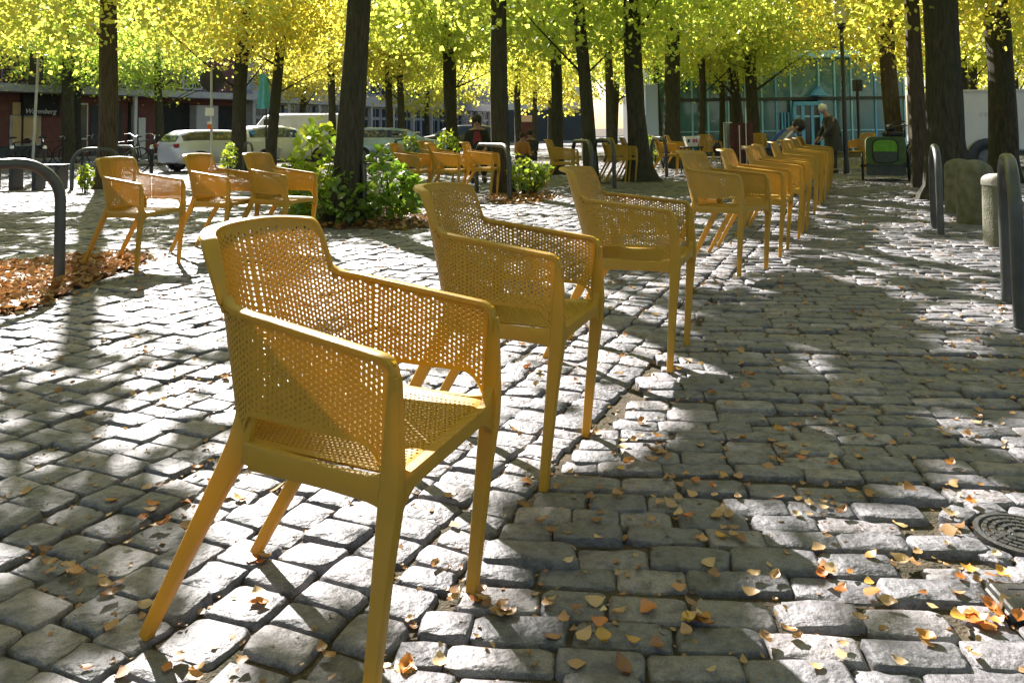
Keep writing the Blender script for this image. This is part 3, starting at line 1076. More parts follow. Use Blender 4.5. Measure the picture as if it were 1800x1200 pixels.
# scattered leaves: hand-placed clusters first, then a thin random strew
r_ = np.random.default_rng(23)
cl = []
for (cx, cy, sx, sy, n) in ((838, 1048, 18, 12, 7), (890, 1082, 20, 12, 6), (972, 1072, 14, 8, 3), (1750, 1086, 34, 14, 16), (1722, 1040, 26, 16, 6), (195, 1042, 26, 12, 5),
                            (100, 1012, 20, 9, 5), (400, 848, 34, 14, 9), (350, 892, 40, 14, 7), (255, 910, 50, 14, 7), (1115, 775, 16, 9, 5), (1170, 915, 60, 25, 7),
                            (1300, 935, 20, 12, 5), (1595, 985, 10, 12, 4), (1440, 885, 50, 14, 7), (1290, 855, 40, 10, 7), (1685, 945, 16, 8, 3), (1210, 1092, 20, 10, 5),
                            (690, 1185, 28, 10, 7), (310, 1165, 22, 12, 5), (1460, 1020, 60, 12, 6), (1600, 565, 70, 12, 14), (1340, 800, 90, 40, 8), (1400, 760, 60, 12, 5),
                            (460, 1060, 14, 10, 3), (455, 985, 14, 8, 3), (1040, 1060, 60, 30, 5), (1700, 760, 60, 20, 6), (1650, 630, 90, 30, 10), (150, 535, 60, 10, 12), (300, 520, 80, 14, 10)):
    q = np.stack([r_.normal(cx, sx, n), r_.normal(cy, sy, n)], 1)
    cl.append(q)
pxs = np.concatenate(cl + [np.stack([r_.uniform(900, 1790, 110), 560 + 640 * r_.random(110) ** 0.8], 1), np.stack([r_.uniform(10, 850, 40), 600 + 590 * r_.random(40)], 1)])
LP = np.array([tuple(at(x, min(y, 1195))) for x, y in pxs])
LW = np.concatenate([r_.uniform([-4.5, 2.2], [6.0, 9.5], (950, 2)), np.zeros((950, 1))], 1)
tone = [('tan', (1.0, 1.0, 1.0, 1)), ('straw coloured', (1.25, 1.3, 1.35, 1)), ('orange', (1.25, 0.72, 0.25, 1)), ('brown', (0.62, 0.5, 0.42, 1)), ('yellow', (1.2, 1.05, 0.35, 1))]
ANCH = [(250, 1100, 'rear left leg of the nearest chair'), (640, 1190, 'bottommost chair leg'), (455, 965, 'far rear leg of the nearest chair'), (830, 1040, 'far front leg of the nearest chair'),
        (957, 855, 'front leg of the second chair'), (1031, 768, 'far front leg of the second chair'), (1180, 654, 'front leg of the third chair'), (1300, 487, 'front leg of the fourth chair'), (1760, 930, 'round manhole cover'),
        (1775, 1060, 'square iron cover'), (105, 500, 'leaning steel hoop on the left'), (1790, 580, 'hoop at the right edge'), (1150, 1150, 'bottom edge in the middle'), (1450, 1150, 'bottom right sunlit patch'),
        (1450, 930, 'middle right sunlit patch'), (1300, 800, 'shade right of the second chair'), (1550, 760, 'shade in the right half'), (100, 1030, 'bottom left corner'), (100, 760, 'left edge of the frame'), (1500, 620, 'shaded path on the right')]
zoff = 0.004
leaf_tags = []
for k, (p, q) in enumerate(zip(LP, pxs)):
    t = rng.choice(5, p=[0.34, 0.28, 0.16, 0.12, 0.10])
    if 1690 < q[0] and 1070 < q[1] < 1105: t = 2
    o = link('fallen_leaf', leaf_meshes[rng.integers(10)])
    L_ = rng.uniform(0.022, 0.045)
    o.location = (p[0], p[1], zoff + rng.uniform(0, 0.006))
    o.scale = (L_, L_ * rng.uniform(0.8, 1.1), L_)
    o.rotation_euler = (rng.normal(0, 0.15), rng.normal(0, 0.14), rng.uniform(0, 6.28))
    o.color = tone[t][1]
    a = min(ANCH, key=lambda A: (A[0] - q[0]) ** 2 + ((A[1] - q[1]) * 1.6) ** 2)
    sz = 'large' if L_ > 0.038 else ('small' if L_ < 0.029 else 'mid-sized')
    flat = 'curled' if k % 2 else 'flat'
    leaf_tags.append((o, q)); tag(o, f'{sz} {flat} {tone[t][0]} leaf by the {a[2]}', 'leaf', 'single leaves fallen on the cobbles')
by_label = {}
for o, q in leaf_tags:
    by_label.setdefault(o['label'], []).append((q[0], q[1], o))
for lab, es in by_label.items():
    n = len(es)
    if n < 2: continue
    es.sort(key=lambda e: e[0])
    words_ = {2: ['left', 'right'], 3: ['leftmost', 'middle', 'rightmost']}.get(n)
    if words_ is None:
        words_ = ['leftmost'] + ['inner'] * (n - 2) + ['rightmost']
        mid = sorted(range(1, n - 1), key=lambda i: es[i][1])
        for r_k, nm in zip((mid[0], mid[-1]), ('farthest', 'nearest')):
            words_[r_k] = nm
    for w_, e in zip(words_, es):
        e[2]['label'] = w_ + ' ' + lab
V, F = leaf_field(LW + np.array([0, 0, 0.004]), r_.uniform(0.022, 0.046, 950), 301)
o = link('leaf_litter', np_mesh('leaf_litter', V, F, M_FALLEN, True))
o.color = (0.95, 0.85, 0.7, 1)
tag(o, 'thin strew of small dry leaves over the cobbles of the square', kind='stuff')

nb_ = 9000
CP = np.concatenate([r_.uniform([-2.6, 1.0], [3.4, 5.5], (nb_, 2)), r_.uniform(-0.011, 0.000, (nb_, 1))], 1)
V, F = leaf_field(CP, r_.uniform(0.008, 0.022, nb_), 302)
o = link('leaf_crumbs', np_mesh('leaf_crumbs', V, F, M_FALLEN))
o.color = (0.8, 0.75, 0.65, 1)
tag(o, 'crumbs of dead leaves caught in the joints between the cobbles', kind='stuff')

# ------------------------------------------------------------------ chairs
def U(par, z):
    """shell plan: par in metres along the inside of the seat; par=0 middle of the back, +- towards the arms"""
    D = 0.194 + 0.27 * (z - 0.70)
    D = max(D, 0.07)
    s = 1 if par >= 0 else -1
    a = abs(par)
    LB = 0.318                                             # half length of the curved back
    if a <= LB:
        th = a / LB * math.pi / 2
        e = 2 / 2.6
        # even spacing: blend
        y = 0.2 * math.sin(th) ** e
        x = -D * max(0.0, math.cos(th)) ** e
    else:
        x = a - LB
        y = 0.2 + x * 0.057
    return Vector((x, s * y, z))


LB, PEND = 0.318, 0.318 + 0.292
TH_J, TH_B = R(60) / (math.pi / 2) * LB, R(47) / (math.pi / 2) * LB   # measured from the middle


def ztop(par):
    a = abs(par)
    zj = 0.699
    if a >= TH_J:
        x = max(U(a, zj).x, -0.12)
        z = 0.653 + (0.30 - x) * 0.111
        return z
    if a <= TH_B:
        return 0.822 + 0.010 * (1 - (a / TH_B) ** 2)
    t = (TH_J - a) / (TH_J - TH_B)
    t = 1 - (1 - t) ** 1.8 if t > 0 else 0
    t = 0.35 * t + 0.65 * t * t * (3 - 2 * t)
    return 0.699 + (0.822 - 0.699) * t


def zbot(par):
    a = abs(par)
    if a < LB - 0.075:
        return 0.448
    x = a - LB
    lo, hi = 0.448, 0.500
    if x < -0.035:
        t = (x + 0.075) / 0.04
        return lo + (hi - lo) * (t * t * (3 - 2 * t))
    if x > 0.215:
        t = min(1, (x - 0.215) / 0.05)
        return hi - (hi - lo) * (1 - math.sqrt(max(0, 1 - t * t)))
    return hi


def perforated(us, rows, pos, lo, hi, pitch, thick, margin, hole=0.315, edge_u=None):
    """perforated sheet in staggered cells; pos(u, v) -> (point, normal)"""
    mb = MB()
    for i in range(len(us) - 1):
        u0, u1 = us[i], us[i + 1]
        um = (u0 + u1) / 2
        off = 0.5 * (i % 2)
        for k in range(rows[0], rows[1]):
            v0, v1 = (k + off) * pitch, (k + 1 + off) * pitch
            L0, H0, L1, H1 = lo(u0), hi(u0), lo(u1), hi(u1)
            if v0 >= max(H0, H1) or v1 <= min(L0, L1):
                continue
            cl0 = lambda v: min(max(v, L0), H0)
            cl1 = lambda v: min(max(v, L1), H1)
            vm = (v0 + v1) / 2
            solid = (vm > hi(um) - margin) or (vm < lo(um) + margin) or (edge_u and (um < edge_u[0] or um > edge_u[1]))
            c = [(u0, cl0(v0)), (u1, cl1(v0)), (u1, cl1(v1)), (u0, cl0(v1))]
            if abs(c[0][1] - c[3][1]) < 1e-6 and abs(c[1][1] - c[2][1]) < 1e-6:
                continue
            if solid:
                A, B = [], []
                for (u, v) in c:
                    p, nn = pos(u, v)
                    A.append(p + nn * thick / 2); B.append(p - nn * thick / 2)
                mb.add(A + B, [(0, 1, 2, 3), (7, 6, 5, 4)])
                continue
            outer = [(u0, v0), (um, v0), (u1, v0), (u1, vm), (u1, v1), (um, v1), (u0, v1), (u0, vm)]
            hw, hh = (u1 - u0) * hole, pitch * hole
            inner = []
            for (du, dv) in ((-.72, -.72), (0, -1), (.72, -.72), (1, 0), (.72, .72), (0, 1), (-.72, .72), (-1, 0)):
                inner.append((um + du * hw, vm + dv * hh))
            vs = []
            for s in (1, -1):
                for (u, v) in outer + inner:
                    p, nn = pos(u, v)
                    vs.append(p + nn * (s * thick / 2))
            fs = []
            for j in range(8):
                l = (j + 1) % 8
                fs.append((j, l, 8 + l, 8 + j))
                fs.append((16 + l, 16 + j, 24 + j, 24 + l))
                fs.append((8 + j, 8 + l, 24 + l, 24 + j))
            mb.add(vs, fs)
    return mb


def shell_pos(u, v):
    p = U(u, v)
    e = 0.004
    a, b_ = U(u + e, v) - U(u - e, v), U(u, v + e) - U(u, v - e)
    n = a.cross(b_)
    return p, (n.normalized() if n.length > 1e-9 else Vector((0, 1, 0)))


PITCH_H = 0.0114


def make_chair():
    root = empty('armchair', (0, 0, 0))
    # shell: two arm panels and the backrest
    ja = TH_J
    nb = int(round(2 * ja / PITCH_H)); nb += nb % 2
    usb = [-ja + 2 * ja * i / nb for i in range(nb + 1)]
    mid = int(0.44 / PITCH_H)
    rows = (mid - 1, int(0.85 / PITCH_H) + 1)
    bm = perforated(usb, rows, shell_pos, zbot, lambda u: ztop(u), PITCH_H, 0.0045, 0.020)
    bm.build('backrest', M_PLASTIC, root)
    na = int(round((PEND - ja) / PITCH_H)); na += na % 2
    usa = [ja + (PEND - ja) * i / na for i in range(na + 1)]
    for s in (-1, 1):
        uu = usa if s > 0 else [-x for x in usa[::-1]]
        eu = (ja - 1, PEND - 0.022) if s > 0 else (-(PEND - 0.022), 1)
        am = perforated(uu, rows, shell_pos, zbot, ztop, PITCH_H, 0.0045, 0.013, edge_u=eu)
        arm = am.build('armrest', M_PLASTIC, root)
        # top rail with the rounded front corner
        path, secs = [], []
        n = 16
        for i in range(n + 1):
            a = ja - 0.004 + (PEND - 0.028 - ja) * i / n
            p = U(a * s, ztop(a))
            path.append(p)
        f = path[-1]
        for k in range(1, 6):
            g = k / 5 * math.pi / 2
            path.append(f + Vector((0.030 * math.sin(g), 0, -0.030 * (1 - math.cos(g)))))
        path.append(path[-1] + Vector((0.0, 0, -0.03)))
        MB().tube(path, 0.01, 8, sec=(0.0065, 0.0115), up=None).build('rail', M_PLASTIC, arm, True)
    # flange round the head of the back
    path = []
    for i in range(141):
        a = -(ja + 0.002) + 2 * (ja + 0.002) * i / 140
        path.append((a, ztop(a)))
    # the flange turns down at both ends, rounded below
    rings = []
    full = [(-(ja), 0.685)] + path + [(ja, 0.685)]
    for (a, z) in full:
        p = U(a, z)
        _, nn = shell_pos(a, min(z, 0.80))
        outw = -nn if nn.dot(Vector((1, 0, 0))) > 0 else nn
        outw = Vector((outw.x, outw.y, outw.z * 0.3)).normalized()
        rings.append((p, outw))
    mbf = MB()
    prof = []
    for i, (p, o_) in enumerate(rings):
        q0 = rings[max(i - 1, 0)][0]; q1 = rings[min(i + 1, len(rings) - 1)][0]
        t = (q1 - q0).normalized()
        up = o_.cross(t).normalized()
        if up.z < 0 and abs(up.z) > 0.3:
            up = -up
        w = 0.031 * min(1, 0.45 + 0.55 * min(i, len(rings) - 1 - i) / 9) if min(i, len(rings) - 1 - i) < 9 else 0.031
        h = 0.0055
        prof.append([p - o_ * 0.003 + up * h * 0.6, p + o_ * 0.004 + up * h, p + o_ * (w - 0.004) + up * h * 0.9, p + o_ * w - up * h * 0.2, p + o_ * (w - 0.004) - up * h, p - o_ * 0.003 - up * h])
    mbf.loft(prof)
    mbf.build('back_rim', M_PLASTIC, root, True)
    # seat
    wx = lambda x: 0.196 + x * 0.055
    xr = -0.105

    def seat_pos(u, v):
        x, y = v, u
        dish = -0.012 * max(0, 1 - (y / 0.2) ** 2) * max(0, 1 - ((x - 0.08) / 0.22) ** 2)
        fr = -0.010 * max(0, (x - 0.26) / 0.04) ** 2
        return Vector((x, y, 0.447 + dish + fr)), Vector((0, 0, 1))
    nu = 34
    us = [-0.196 + 0.392 * i / nu for i in range(nu + 1)]
    rear = lambda u: -0.124 * max(0.0, 1 - (abs(u) / 0.2) ** 2.6) ** (1 / 2.6)
    sm = perforated(us, (-13, 28), seat_pos, rear, lambda u: 0.300, 0.0112, 0.004, 0.020, hole=0.275, edge_u=(-0.178, 0.178))
    sm.build('seat', M_PLASTIC, root)
    # seat frame: side rails, rear rail, front apron with gussets
    fm = MB()
    for s in (-1, 1):
        pts = [(x, s * (0.2 + x * 0.057), 0.425) for x in (-0.03, 0.06, 0.15, 0.24, 0.29)]
        fm.tube(pts, 0.01, 8, sec=[(0.026, 0.009), (0.023, 0.009), (0.021, 0.009), (0.023, 0.009), (0.032, 0.009)], up=(0, 0, 1))
    rp = [(U(a, 0.43).x, U(a, 0.43).y, 0.428) for a in np.linspace(-LB, LB, 17)]
    fm.tube(rp, 0.01, 8, sec=(0.022, 0.008), up=(0, 0, 1))
    top, bot = [], []
    for i in range(25):
        y = -0.205 + 0.41 * i / 24
        g = max(0, (abs(y) - 0.135) / 0.07)
        bot.append((y, 0.414 - 0.040 * g ** 2.2))
        top.append((y, 0.445 + 0.035 * max(0, (abs(y) - 0.165) / 0.04) ** 2))
    for i in range(24):
        (y0, b0), (y1, b1) = bot[i], bot[i + 1]
        t0, t1 = top[i][1], top[i + 1][1]
        x0, x1 = 0.282, 0.3015
        fm.add([(x0, y0, b0), (x1, y0, b0), (x1, y0, t0), (x0, y0, t0), (x0, y1, b1), (x1, y1, b1), (x1, y1, t1), (x0, y1, t1)],
               [(1, 5, 6, 2), (0, 3, 7, 4), (3, 2, 6, 7), (0, 4, 5, 1)])
    fm.build('seat_frame', M_PLASTIC, root, True)
    for s in (-1, 1):
        # front leg runs on as the arm post
        pts = [(0.252, s * 0.217, -0.004), (0.262, s * 0.2165, 0.12), (0.276, s * 0.216, 0.28), (0.288, s * 0.2155, 0.40), (0.292, s * 0.216, 0.455), (0.2925, s * 0.2165, 0.55), (0.2925, s * 0.217, 0.628)]
        secs = [(0.0125, 0.013), (0.0142, 0.0140), (0.0170, 0.0150), (0.0215, 0.0155), (0.0205, 0.0135), (0.0160, 0.0112), (0.0105, 0.0105)]
        MB().tube(pts, 0.01, 10, sec=secs, up=(1, 0, 0)).build('leg', M_PLASTIC, root, True)
        pts = [(-0.310, s * 0.169, -0.004), (-0.245, s * 0.173, 0.115), (-0.165, s * 0.180, 0.26), (-0.093, s * 0.187, 0.385), (-0.064, s * 0.189, 0.440), (-0.060, s * 0.183, 0.485), (-0.068, s * 0.180, 0.54)]
        secs = [(0.013, 0.013), (0.0148, 0.0138), (0.0172, 0.0145), (0.022, 0.0145), (0.025, 0.012), (0.022, 0.007), (0.008, 0.003)]
        MB().tube(pts, 0.01, 10, sec=secs, up=(1, 0, 0)).build('leg', M_PLASTIC, root, True)
    return root


CH = make_chair()
chair_used = [False]
ROWG = 'mustard armchairs lined up along the path'


def place_chair(x, y, th, label, group, tp=0.0, tr=0.0, sc=1.0, dz=0.0):
    o = copy_tree(CH) if chair_used[0] else CH
    chair_used[0] = True
    o.location = (x, y, dz)
    o.rotation_euler = (-tr, tp, th)
    o.scale = (sc, sc, sc)
    tag(o, label, 'chair', group)
    return o


def chair_by_foot(px, py, th, label, group, sc=1.0):
    """near front foot at the measured ground point"""
    p = at(px, py)
    c, s = math.cos(th), math.sin(th)
    fx, fy = 0.252 * sc, -0.217 * sc
    return place_chair(p.x - (c * fx - s * fy), p.y - (s * fx + c * fy), th, label, group, sc=sc)


place_chair(-0.4132, 1.7168, -0.3831, 'nearest mustard armchair with perforated seat and back', ROWG, 0.04, -0.0142, 0.985, -0.006)
place_chair(-0.0795, 2.6183, -0.3719, 'second mustard armchair of the row, just behind the nearest one', ROWG, 0.0211, 0.0103)
place_chair(0.4889, 3.6838, -0.3727, 'third mustard armchair of the row, its back overlapping the second', ROWG, -0.0144, 0.0022, 1.01)
place_chair(1.4604, 5.7533, -0.7067, 'fourth mustard armchair, turned more towards the front than the others', ROWG, -0.0327, 0.0325, 1.025)
for k, (px, py, th, lab) in enumerate((
        (1371, 452, -0.46, 'fifth mustard armchair of the row, half hidden by the turned one'),
        (1404, 420, -0.42, 'sixth mustard armchair of the row along the path'),
        (1418, 404, -0.36, 'seventh mustard armchair of the row, the brightest one in the sun'),
        (1431, 377, -0.40, 'eighth mustard armchair of the row along the path'),
        (1441, 362, -0.42, 'ninth mustard armchair of the row along the path'),
        (1450, 352, -0.38, 'tenth mustard armchair of the row, by the bent person'),
        (1456, 340, -0.40, 'eleventh mustard armchair of the row, before the person in grey'),
        (1461, 330, -0.30, 'last mustard armchair of the row, at the hands of the person in grey'))):
    chair_by_foot(px, py, th, lab, ROWG, 1.0)
LG = 'three mustard armchairs by the leaf-covered bed'
place_chair(-2.9451, 6.1904, -0.3271, 'leftmost mustard armchair, standing by the leaf heap', LG, 0.02, -0.0171, 1.0)
place_chair(-2.5933, 6.9399, -0.2756, 'middle mustard armchair of the three on the left', LG, 0.02, -0.0177, 1.0)
place_chair(-2.1161, 7.0123, -0.3443, 'mustard armchair on the left standing against the green shoots', LG, 0.02, 0.007, 1.0)
MG = 'mustard armchairs in the middle of the square'
for (px, py, th, lab) in (
        (731, 356, -0.30, 'mustard armchair right beside the green shoots, left of the middle cluster'),
        (803, 355, -0.16, 'mustard armchair in the cluster behind the second chair of the row'),
        (862, 350, -0.20, 'mustard armchair of the cluster nearest the hooped trunk'),
        (770, 336, -0.50, 'mustard armchair at the back of the cluster before the black coat'),
        (1004, 333, -0.28, 'lone mustard armchair between the hooped trunk and the two hoops'),
        (1099, 322, -0.30, 'mustard armchair just right of the tall steel hoops'),
        (1117, 319, -0.10, 'mustard armchair in front of the trunk with a flared foot'),
        (1137, 316, 0.05, 'mustard armchair leaning close to the flared trunk on its right side'),
        (1188, 309, -0.28, 'mustard armchair left behind the fourth chair of the row'),
        (1210, 304, -0.20, 'mustard armchair right behind the fourth chair of the row'),
        (1268, 296, 0.9, 'mustard armchair with a black bag on its back, near the banner'),
        (1318, 292, -1.9, 'mustard armchair seen from behind before the maroon screen'),
        (1492, 300, -2.6, 'far mustard armchair behind the person in grey')):
    chair_by_foot(px, py, th, lab, MG)

# ------------------------------------------------------------------ shrubs (shoots round the trunks)
def shrub(cx, cy, rx, ry, h, n, L, seed, label, tint=(1, 1, 1), group='green shoots round the trees'):
    r = np.random.default_rng(seed)
    root = empty('shrub', (cx, cy, 0), 0, label, 'shrub', group)
    ns = 9
    for k in range(ns):
        a = r.uniform(0, 6.28); q = r.uniform(0.1, 0.55)
        b0 = Vector((math.cos(a) * rx * q * 0.5, math.sin(a) * ry * q * 0.5, -0.02))
        tp = Vector((math.cos(a) * rx * q * 1.5, math.sin(a) * ry * q * 1.5, h * r.uniform(0.6, 0.95)))
        MB().tube([b0, b0.lerp(tp, 0.5) + Vector((0, 0, 0.06)), tp], [0.008, 0.006, 0.003], 5).build('stem', M_BARK, root)
    u = r.normal(size=(n, 3)); u /= np.linalg.norm(u, axis=1)[:, None]
    P = u * (r.uniform(0.25, 1, n) ** 0.5)[:, None] * np.array([rx, ry, h * 0.52]) + np.array([0, 0, h * 0.5])
    P *= 1 + 0.22 * np.sin(P[:, [1, 0, 0]] * 7 + seed)
    P[:, 2] = np.abs(P[:, 2]) + 0.02
    nrm = r.normal(size=(n, 3)) * 0.55 + np.array([0, 0, 0.8]); nrm /= np.linalg.norm(nrm, axis=1)[:, None]
    t = u * np.array([1, 1, 0.1]) + r.normal(size=(n, 3)) * 0.5 + np.array([0, 0, -0.3])
    t -= nrm * (t * nrm).sum(1)[:, None]; t /= np.linalg.norm(t, axis=1)[:, None]
    w = np.cross(nrm, t)
    l = (L * r.uniform(0.55, 1.2, n))[:, None]
    V = np.stack([P - t * l * .5, P - t * l * .22 + w * l * .36 + nrm * l * .06, P + t * l * .12 + w * l * .33 + nrm * l * .05, P + t * l * .5 - nrm * l * .08,
                  P + t * l * .12 - w * l * .33 + nrm * l * .05, P - t * l * .22 - w * l * .36 + nrm * l * .06], 1).reshape(-1, 3)
    i = np.arange(n)[:, None] * 6
    Fq = np.concatenate([i + np.array([[0, 1, 2, 3]]), i + np.array([[0, 3, 4, 5]])])
    f = link('foliage', np_mesh('foliage', V, Fq, M_SHOOT), root)
    f['kind'] = 'stuff'
    f.color = (*tint, 1)
    return root


p = atd(545, 300, 9.3); shrub(p.x, 9.35, 0.42, 0.40, 0.95, 430, 0.135, 1, 'bright leafy green shoots left of the thick trunk', (1.25, 1.2, 0.9))
p = atd(600, 300, 8.6); shrub(p.x, 8.75, 0.50, 0.32, 0.48, 420, 0.10, 2, 'low dark green shoots in front of the thick trunk', (0.6, 0.75, 0.7))
p = atd(690, 300, 9.0); shrub(p.x, 9.1, 0.40, 0.40, 0.70, 470, 0.11, 3, 'dense green shoots right of the thick trunk', (0.75, 0.9, 0.8))
p = atd(930, 300, 12.6); shrub(p.x, 12.6, 0.40, 0.36, 0.62, 330, 0.105, 4, 'yellow-green shoots right of the hooped trunk', (1.05, 1.0, 0.8))
p = atd(150, 300, 14.0); shrub(p.x, 14.0, 0.18, 0.18, 0.6, 150, 0.095, 5, 'small yellow-green shoots beside the first chair of the left row', (1.1, 1.05, 0.8))
p = atd(402, 300, 18.5); shrub(p.x, 18.5, 0.2, 0.2, 0.8, 130, 0.12, 6, 'yellow-green shoots behind the third chair of the left row', (1.15, 1.05, 0.8))
p = atd(780, 280, 18.8); shrub(p.x, 18.8, 0.42, 0.36, 0.85, 400, 0.13, 7, 'bright yellow-green shoots at the foot of the forked tree', (1.15, 1.1, 0.8))
p = atd(725, 280, 20.0); shrub(p.x, 20.0, 0.34, 0.34, 0.75, 300, 0.12, 8, 'yellow-green shoots in front of the blue grey car', (1.15, 1.1, 0.8))
p = atd(1150, 260, 22.0); shrub(p.x, 22.0, 0.3, 0.3, 0.7, 220, 0.12, 9, 'small yellow-green shoots beside the flared trunk', (1.1, 1.1, 0.8))

# ------------------------------------------------------------------ steel hoops
def hoop(p0, p1, h, r, label, group='steel hoops for bicycles and trees'):
    """bent tube standing on two feet"""
    p0, p1 = Vector(p0), Vector(p1)
    d = (p1 - p0); L_ = d.length; d.normalize()
    root = empty('steel_hoop', p0, 0, label, 'hoop', group)
    rc = min(L_ * 0.5, 0.27)
    pts = [Vector((0, 0, -0.05)), Vector((0, 0, h * 0.3)), Vector((0, 0, h - rc))]
    for k in range(1, 9):
        a = k / 8 * math.pi / 2
        pts.append(d * (rc - rc * math.cos(a)) + Vector((0, 0, h - rc + rc * math.sin(a))))
    for k in range(1, 9):
        a = k / 8 * math.pi / 2
        pts.append(d * (L_ - rc + rc * math.sin(a)) + Vector((0, 0, h - rc + rc * math.cos(a))))
    pts += [d * L_ + Vector((0, 0, h * 0.3)), d * L_ + Vector((0, 0, -0.05))]
    MB().tube(pts, r, 14).build('tube', M_STEEL, root, True)
    for q in (Vector((0, 0, 0)), d * L_):
        MB().lathe([(r * 1.5, -0.03), (r * 1.5, 0.006), (r * 1.02, 0.012)], q, 14).build('foot_ring', M_STEEL, root, True)
    return root


a_ = at(104, 497)
hoop(a_, a_ + Vector((-0.50, -0.42, 0)), 0.83, 0.036, 'thick grey steel hoop by the leaf heap at the left edge')
a_ = at(126, 334); hoop(a_, a_ + Vector((0.75, 0.25, 0)), 0.74, 0.035, 'steel hoop behind the first chair of the left row')
a_ = at(640, 393); hoop(a_, at(556, 372), 0.80, 0.032, 'steel hoop among the shoots in front of the thick trunk')
a_ = at(896, 352); hoop(a_, at(838, 338), 0.78, 0.034, 'steel hoop arching across the dark hooped trunk')
a_ = at(1080, 331); hoop(a_, at(1046, 322), 0.80, 0.034, 'right one of the two tall hoops beside the dark trunk')
a_ = at(1041, 336); hoop(a_, at(1008, 326), 0.80, 0.034, 'left one of the two tall hoops around the dark trunk')
a_ = at(1172, 312); hoop(a_, at(1146, 308), 0.8, 0.034, 'steel hoop leaning against the flared trunk')
a_ = at(1654, 413); hoop(a_, at(1642, 401), 0.80, 0.031, 'green-grey hoop in front of the thickest trunk on the right')
a_ = at(1794, 580); hoop(a_, at(1772, 533), 0.83, 0.031, 'large steel hoop seen end on at the right edge')
a_ = at(236, 318); hoop(a_, at(196, 314), 0.74, 0.03, 'small steel hoop between the parked bicycles')
a_ = at(444, 311); hoop(a_, at(428, 309), 0.78, 0.028, 'thin hoop behind the third chair, before the white car')

# ------------------------------------------------------------------ stone bollards, covers
def stone(px, py, w, t, h, mat, topmat, label, rz=0.0):
    p = at(px, py)
    root = empty('stone_bollard', p, rz, label, 'bollard', 'stone bollards on the right')
    n = 10
    def ring(z, s): return [(s * w / 2 * math.copysign(abs(math.cos(a)) ** .6, math.cos(a)), s * t / 2 * math.copysign(abs(math.sin(a)) ** .6, math.sin(a)), z) for a in [2 * math.pi * k / 20 for k in range(20)]]
    if topmat is None:
        rs = [ring(-0.05, 1.04), ring(0.2, 1.03), ring(h - w * 0.5, 0.98)]
        for k in range(1, 9):
            a = k / 8 * math.pi / 2 * 0.97
            rs.append(ring(h - w * 0.5 + w * 0.5 * math.sin(a), 0.98 * math.cos(a)))
        MB().loft(rs).build('shaft', mat, root, True)
    else:
        MB().loft([ring(-0.05, 1.04), ring(0.1, 1.03), ring(h * 0.84, 0.97)]).build('shaft', mat, root, True)
        rs = [ring(h * 0.84, 1.03), ring(h * 0.90, 1.03)]
        for k in range(1, 6):
            a = k / 5 * math.pi / 2 * 0.95
            rs.append(ring(h * 0.90 + h * 0.10 * math.sin(a), 1.03 * math.cos(a) ** 0.7))
        MB().loft(rs).build('cap', topmat, root, True)
    return root


stone(1689, 374, 0.20, 0.34, 0.62, M_MOSS, None, 'mossy round-topped stone, farthest of the three by the thickest trunk', 0.3)
stone(1717, 392, 0.29, 0.32, 0.65, M_MOSS, None, 'broad mossy round-topped stone in the middle of the three', 0.3)
stone(1757, 432, 0.20, 0.20, 0.60, M_MOSS, M_PALESTONE, 'stone post with a pale domed cap beside the right hoop', 0.2)

root = empty('manhole_cover', (MAN_C.x, MAN_C.y, 0.002), 0, 'round dark iron manhole cover with a ring pattern at the right edge', 'manhole cover')
MB().lathe([(MAN_R, -0.03), (MAN_R, 0.004), (MAN_R - 0.012, 0.006), (MAN_R - 0.016, 0.0)], (0, 0, 0), 48).build('rim', M_IRON, root, True)
MB().lathe([(MAN_R - 0.018, -0.03), (MAN_R - 0.018, 0.001)], (0, 0, 0), 48).build('plate', M_IRON, root, True)
rb = MB()
for i, q in enumerate((0.022, 0.042, 0.062, 0.080)):
    n = 6 + 6 * i
    for k in range(n):
        a0 = 2 * math.pi * (k + 0.5 * (i % 2)) / n
        arc = [(q * math.cos(a0 + (2 * math.pi / n) * (0.08 + 0.84 * t / 4)), q * math.sin(a0 + (2 * math.pi / n) * (0.08 + 0.84 * t / 4)), 0.003) for t in range(5)]
        rb.tube(arc, 0.006, 6, sec=(0.003, 0.006), up=(0, 0, 1))
o = rb.build('relief', M_IRON, root); o['kind'] = 'stuff'
root = empty('valve_cover', (SQ_C.x, SQ_C.y, 0.002), -0.09, 'small square iron cover with a keyhole at the bottom right edge', 'iron cover')
MB().bbox((-0.115, -0.062, -0.03), (0.115, 0.062, 0.004), 0.004).build('frame', M_IRON, root)
MB().bbox((-0.102, -0.050, -0.02), (0.102, 0.050, 0.009), 0.004).build('lid', M_IRON, root)
MB().bbox((-0.075, 0.022, 0.006), (-0.035, 0.036, 0.0105), 0.003).build('keyhole', M_DARK, root)
root = empty('drain_cover', (MAN_L.x, MAN_L.y, 0.002), 0, 'round iron cover in the paving at the far left edge', 'manhole cover')
MB().lathe([(0.29, -0.03), (0.29, 0.004), (0.275, 0.006), (0.27, 0.0)], (0, 0, 0), 40).build('rim', M_IRON, root, True)
MB().lathe([(0.266, -0.03), (0.266, 0.002)], (0, 0, 0), 40).build('plate', M_IRON, root, True)

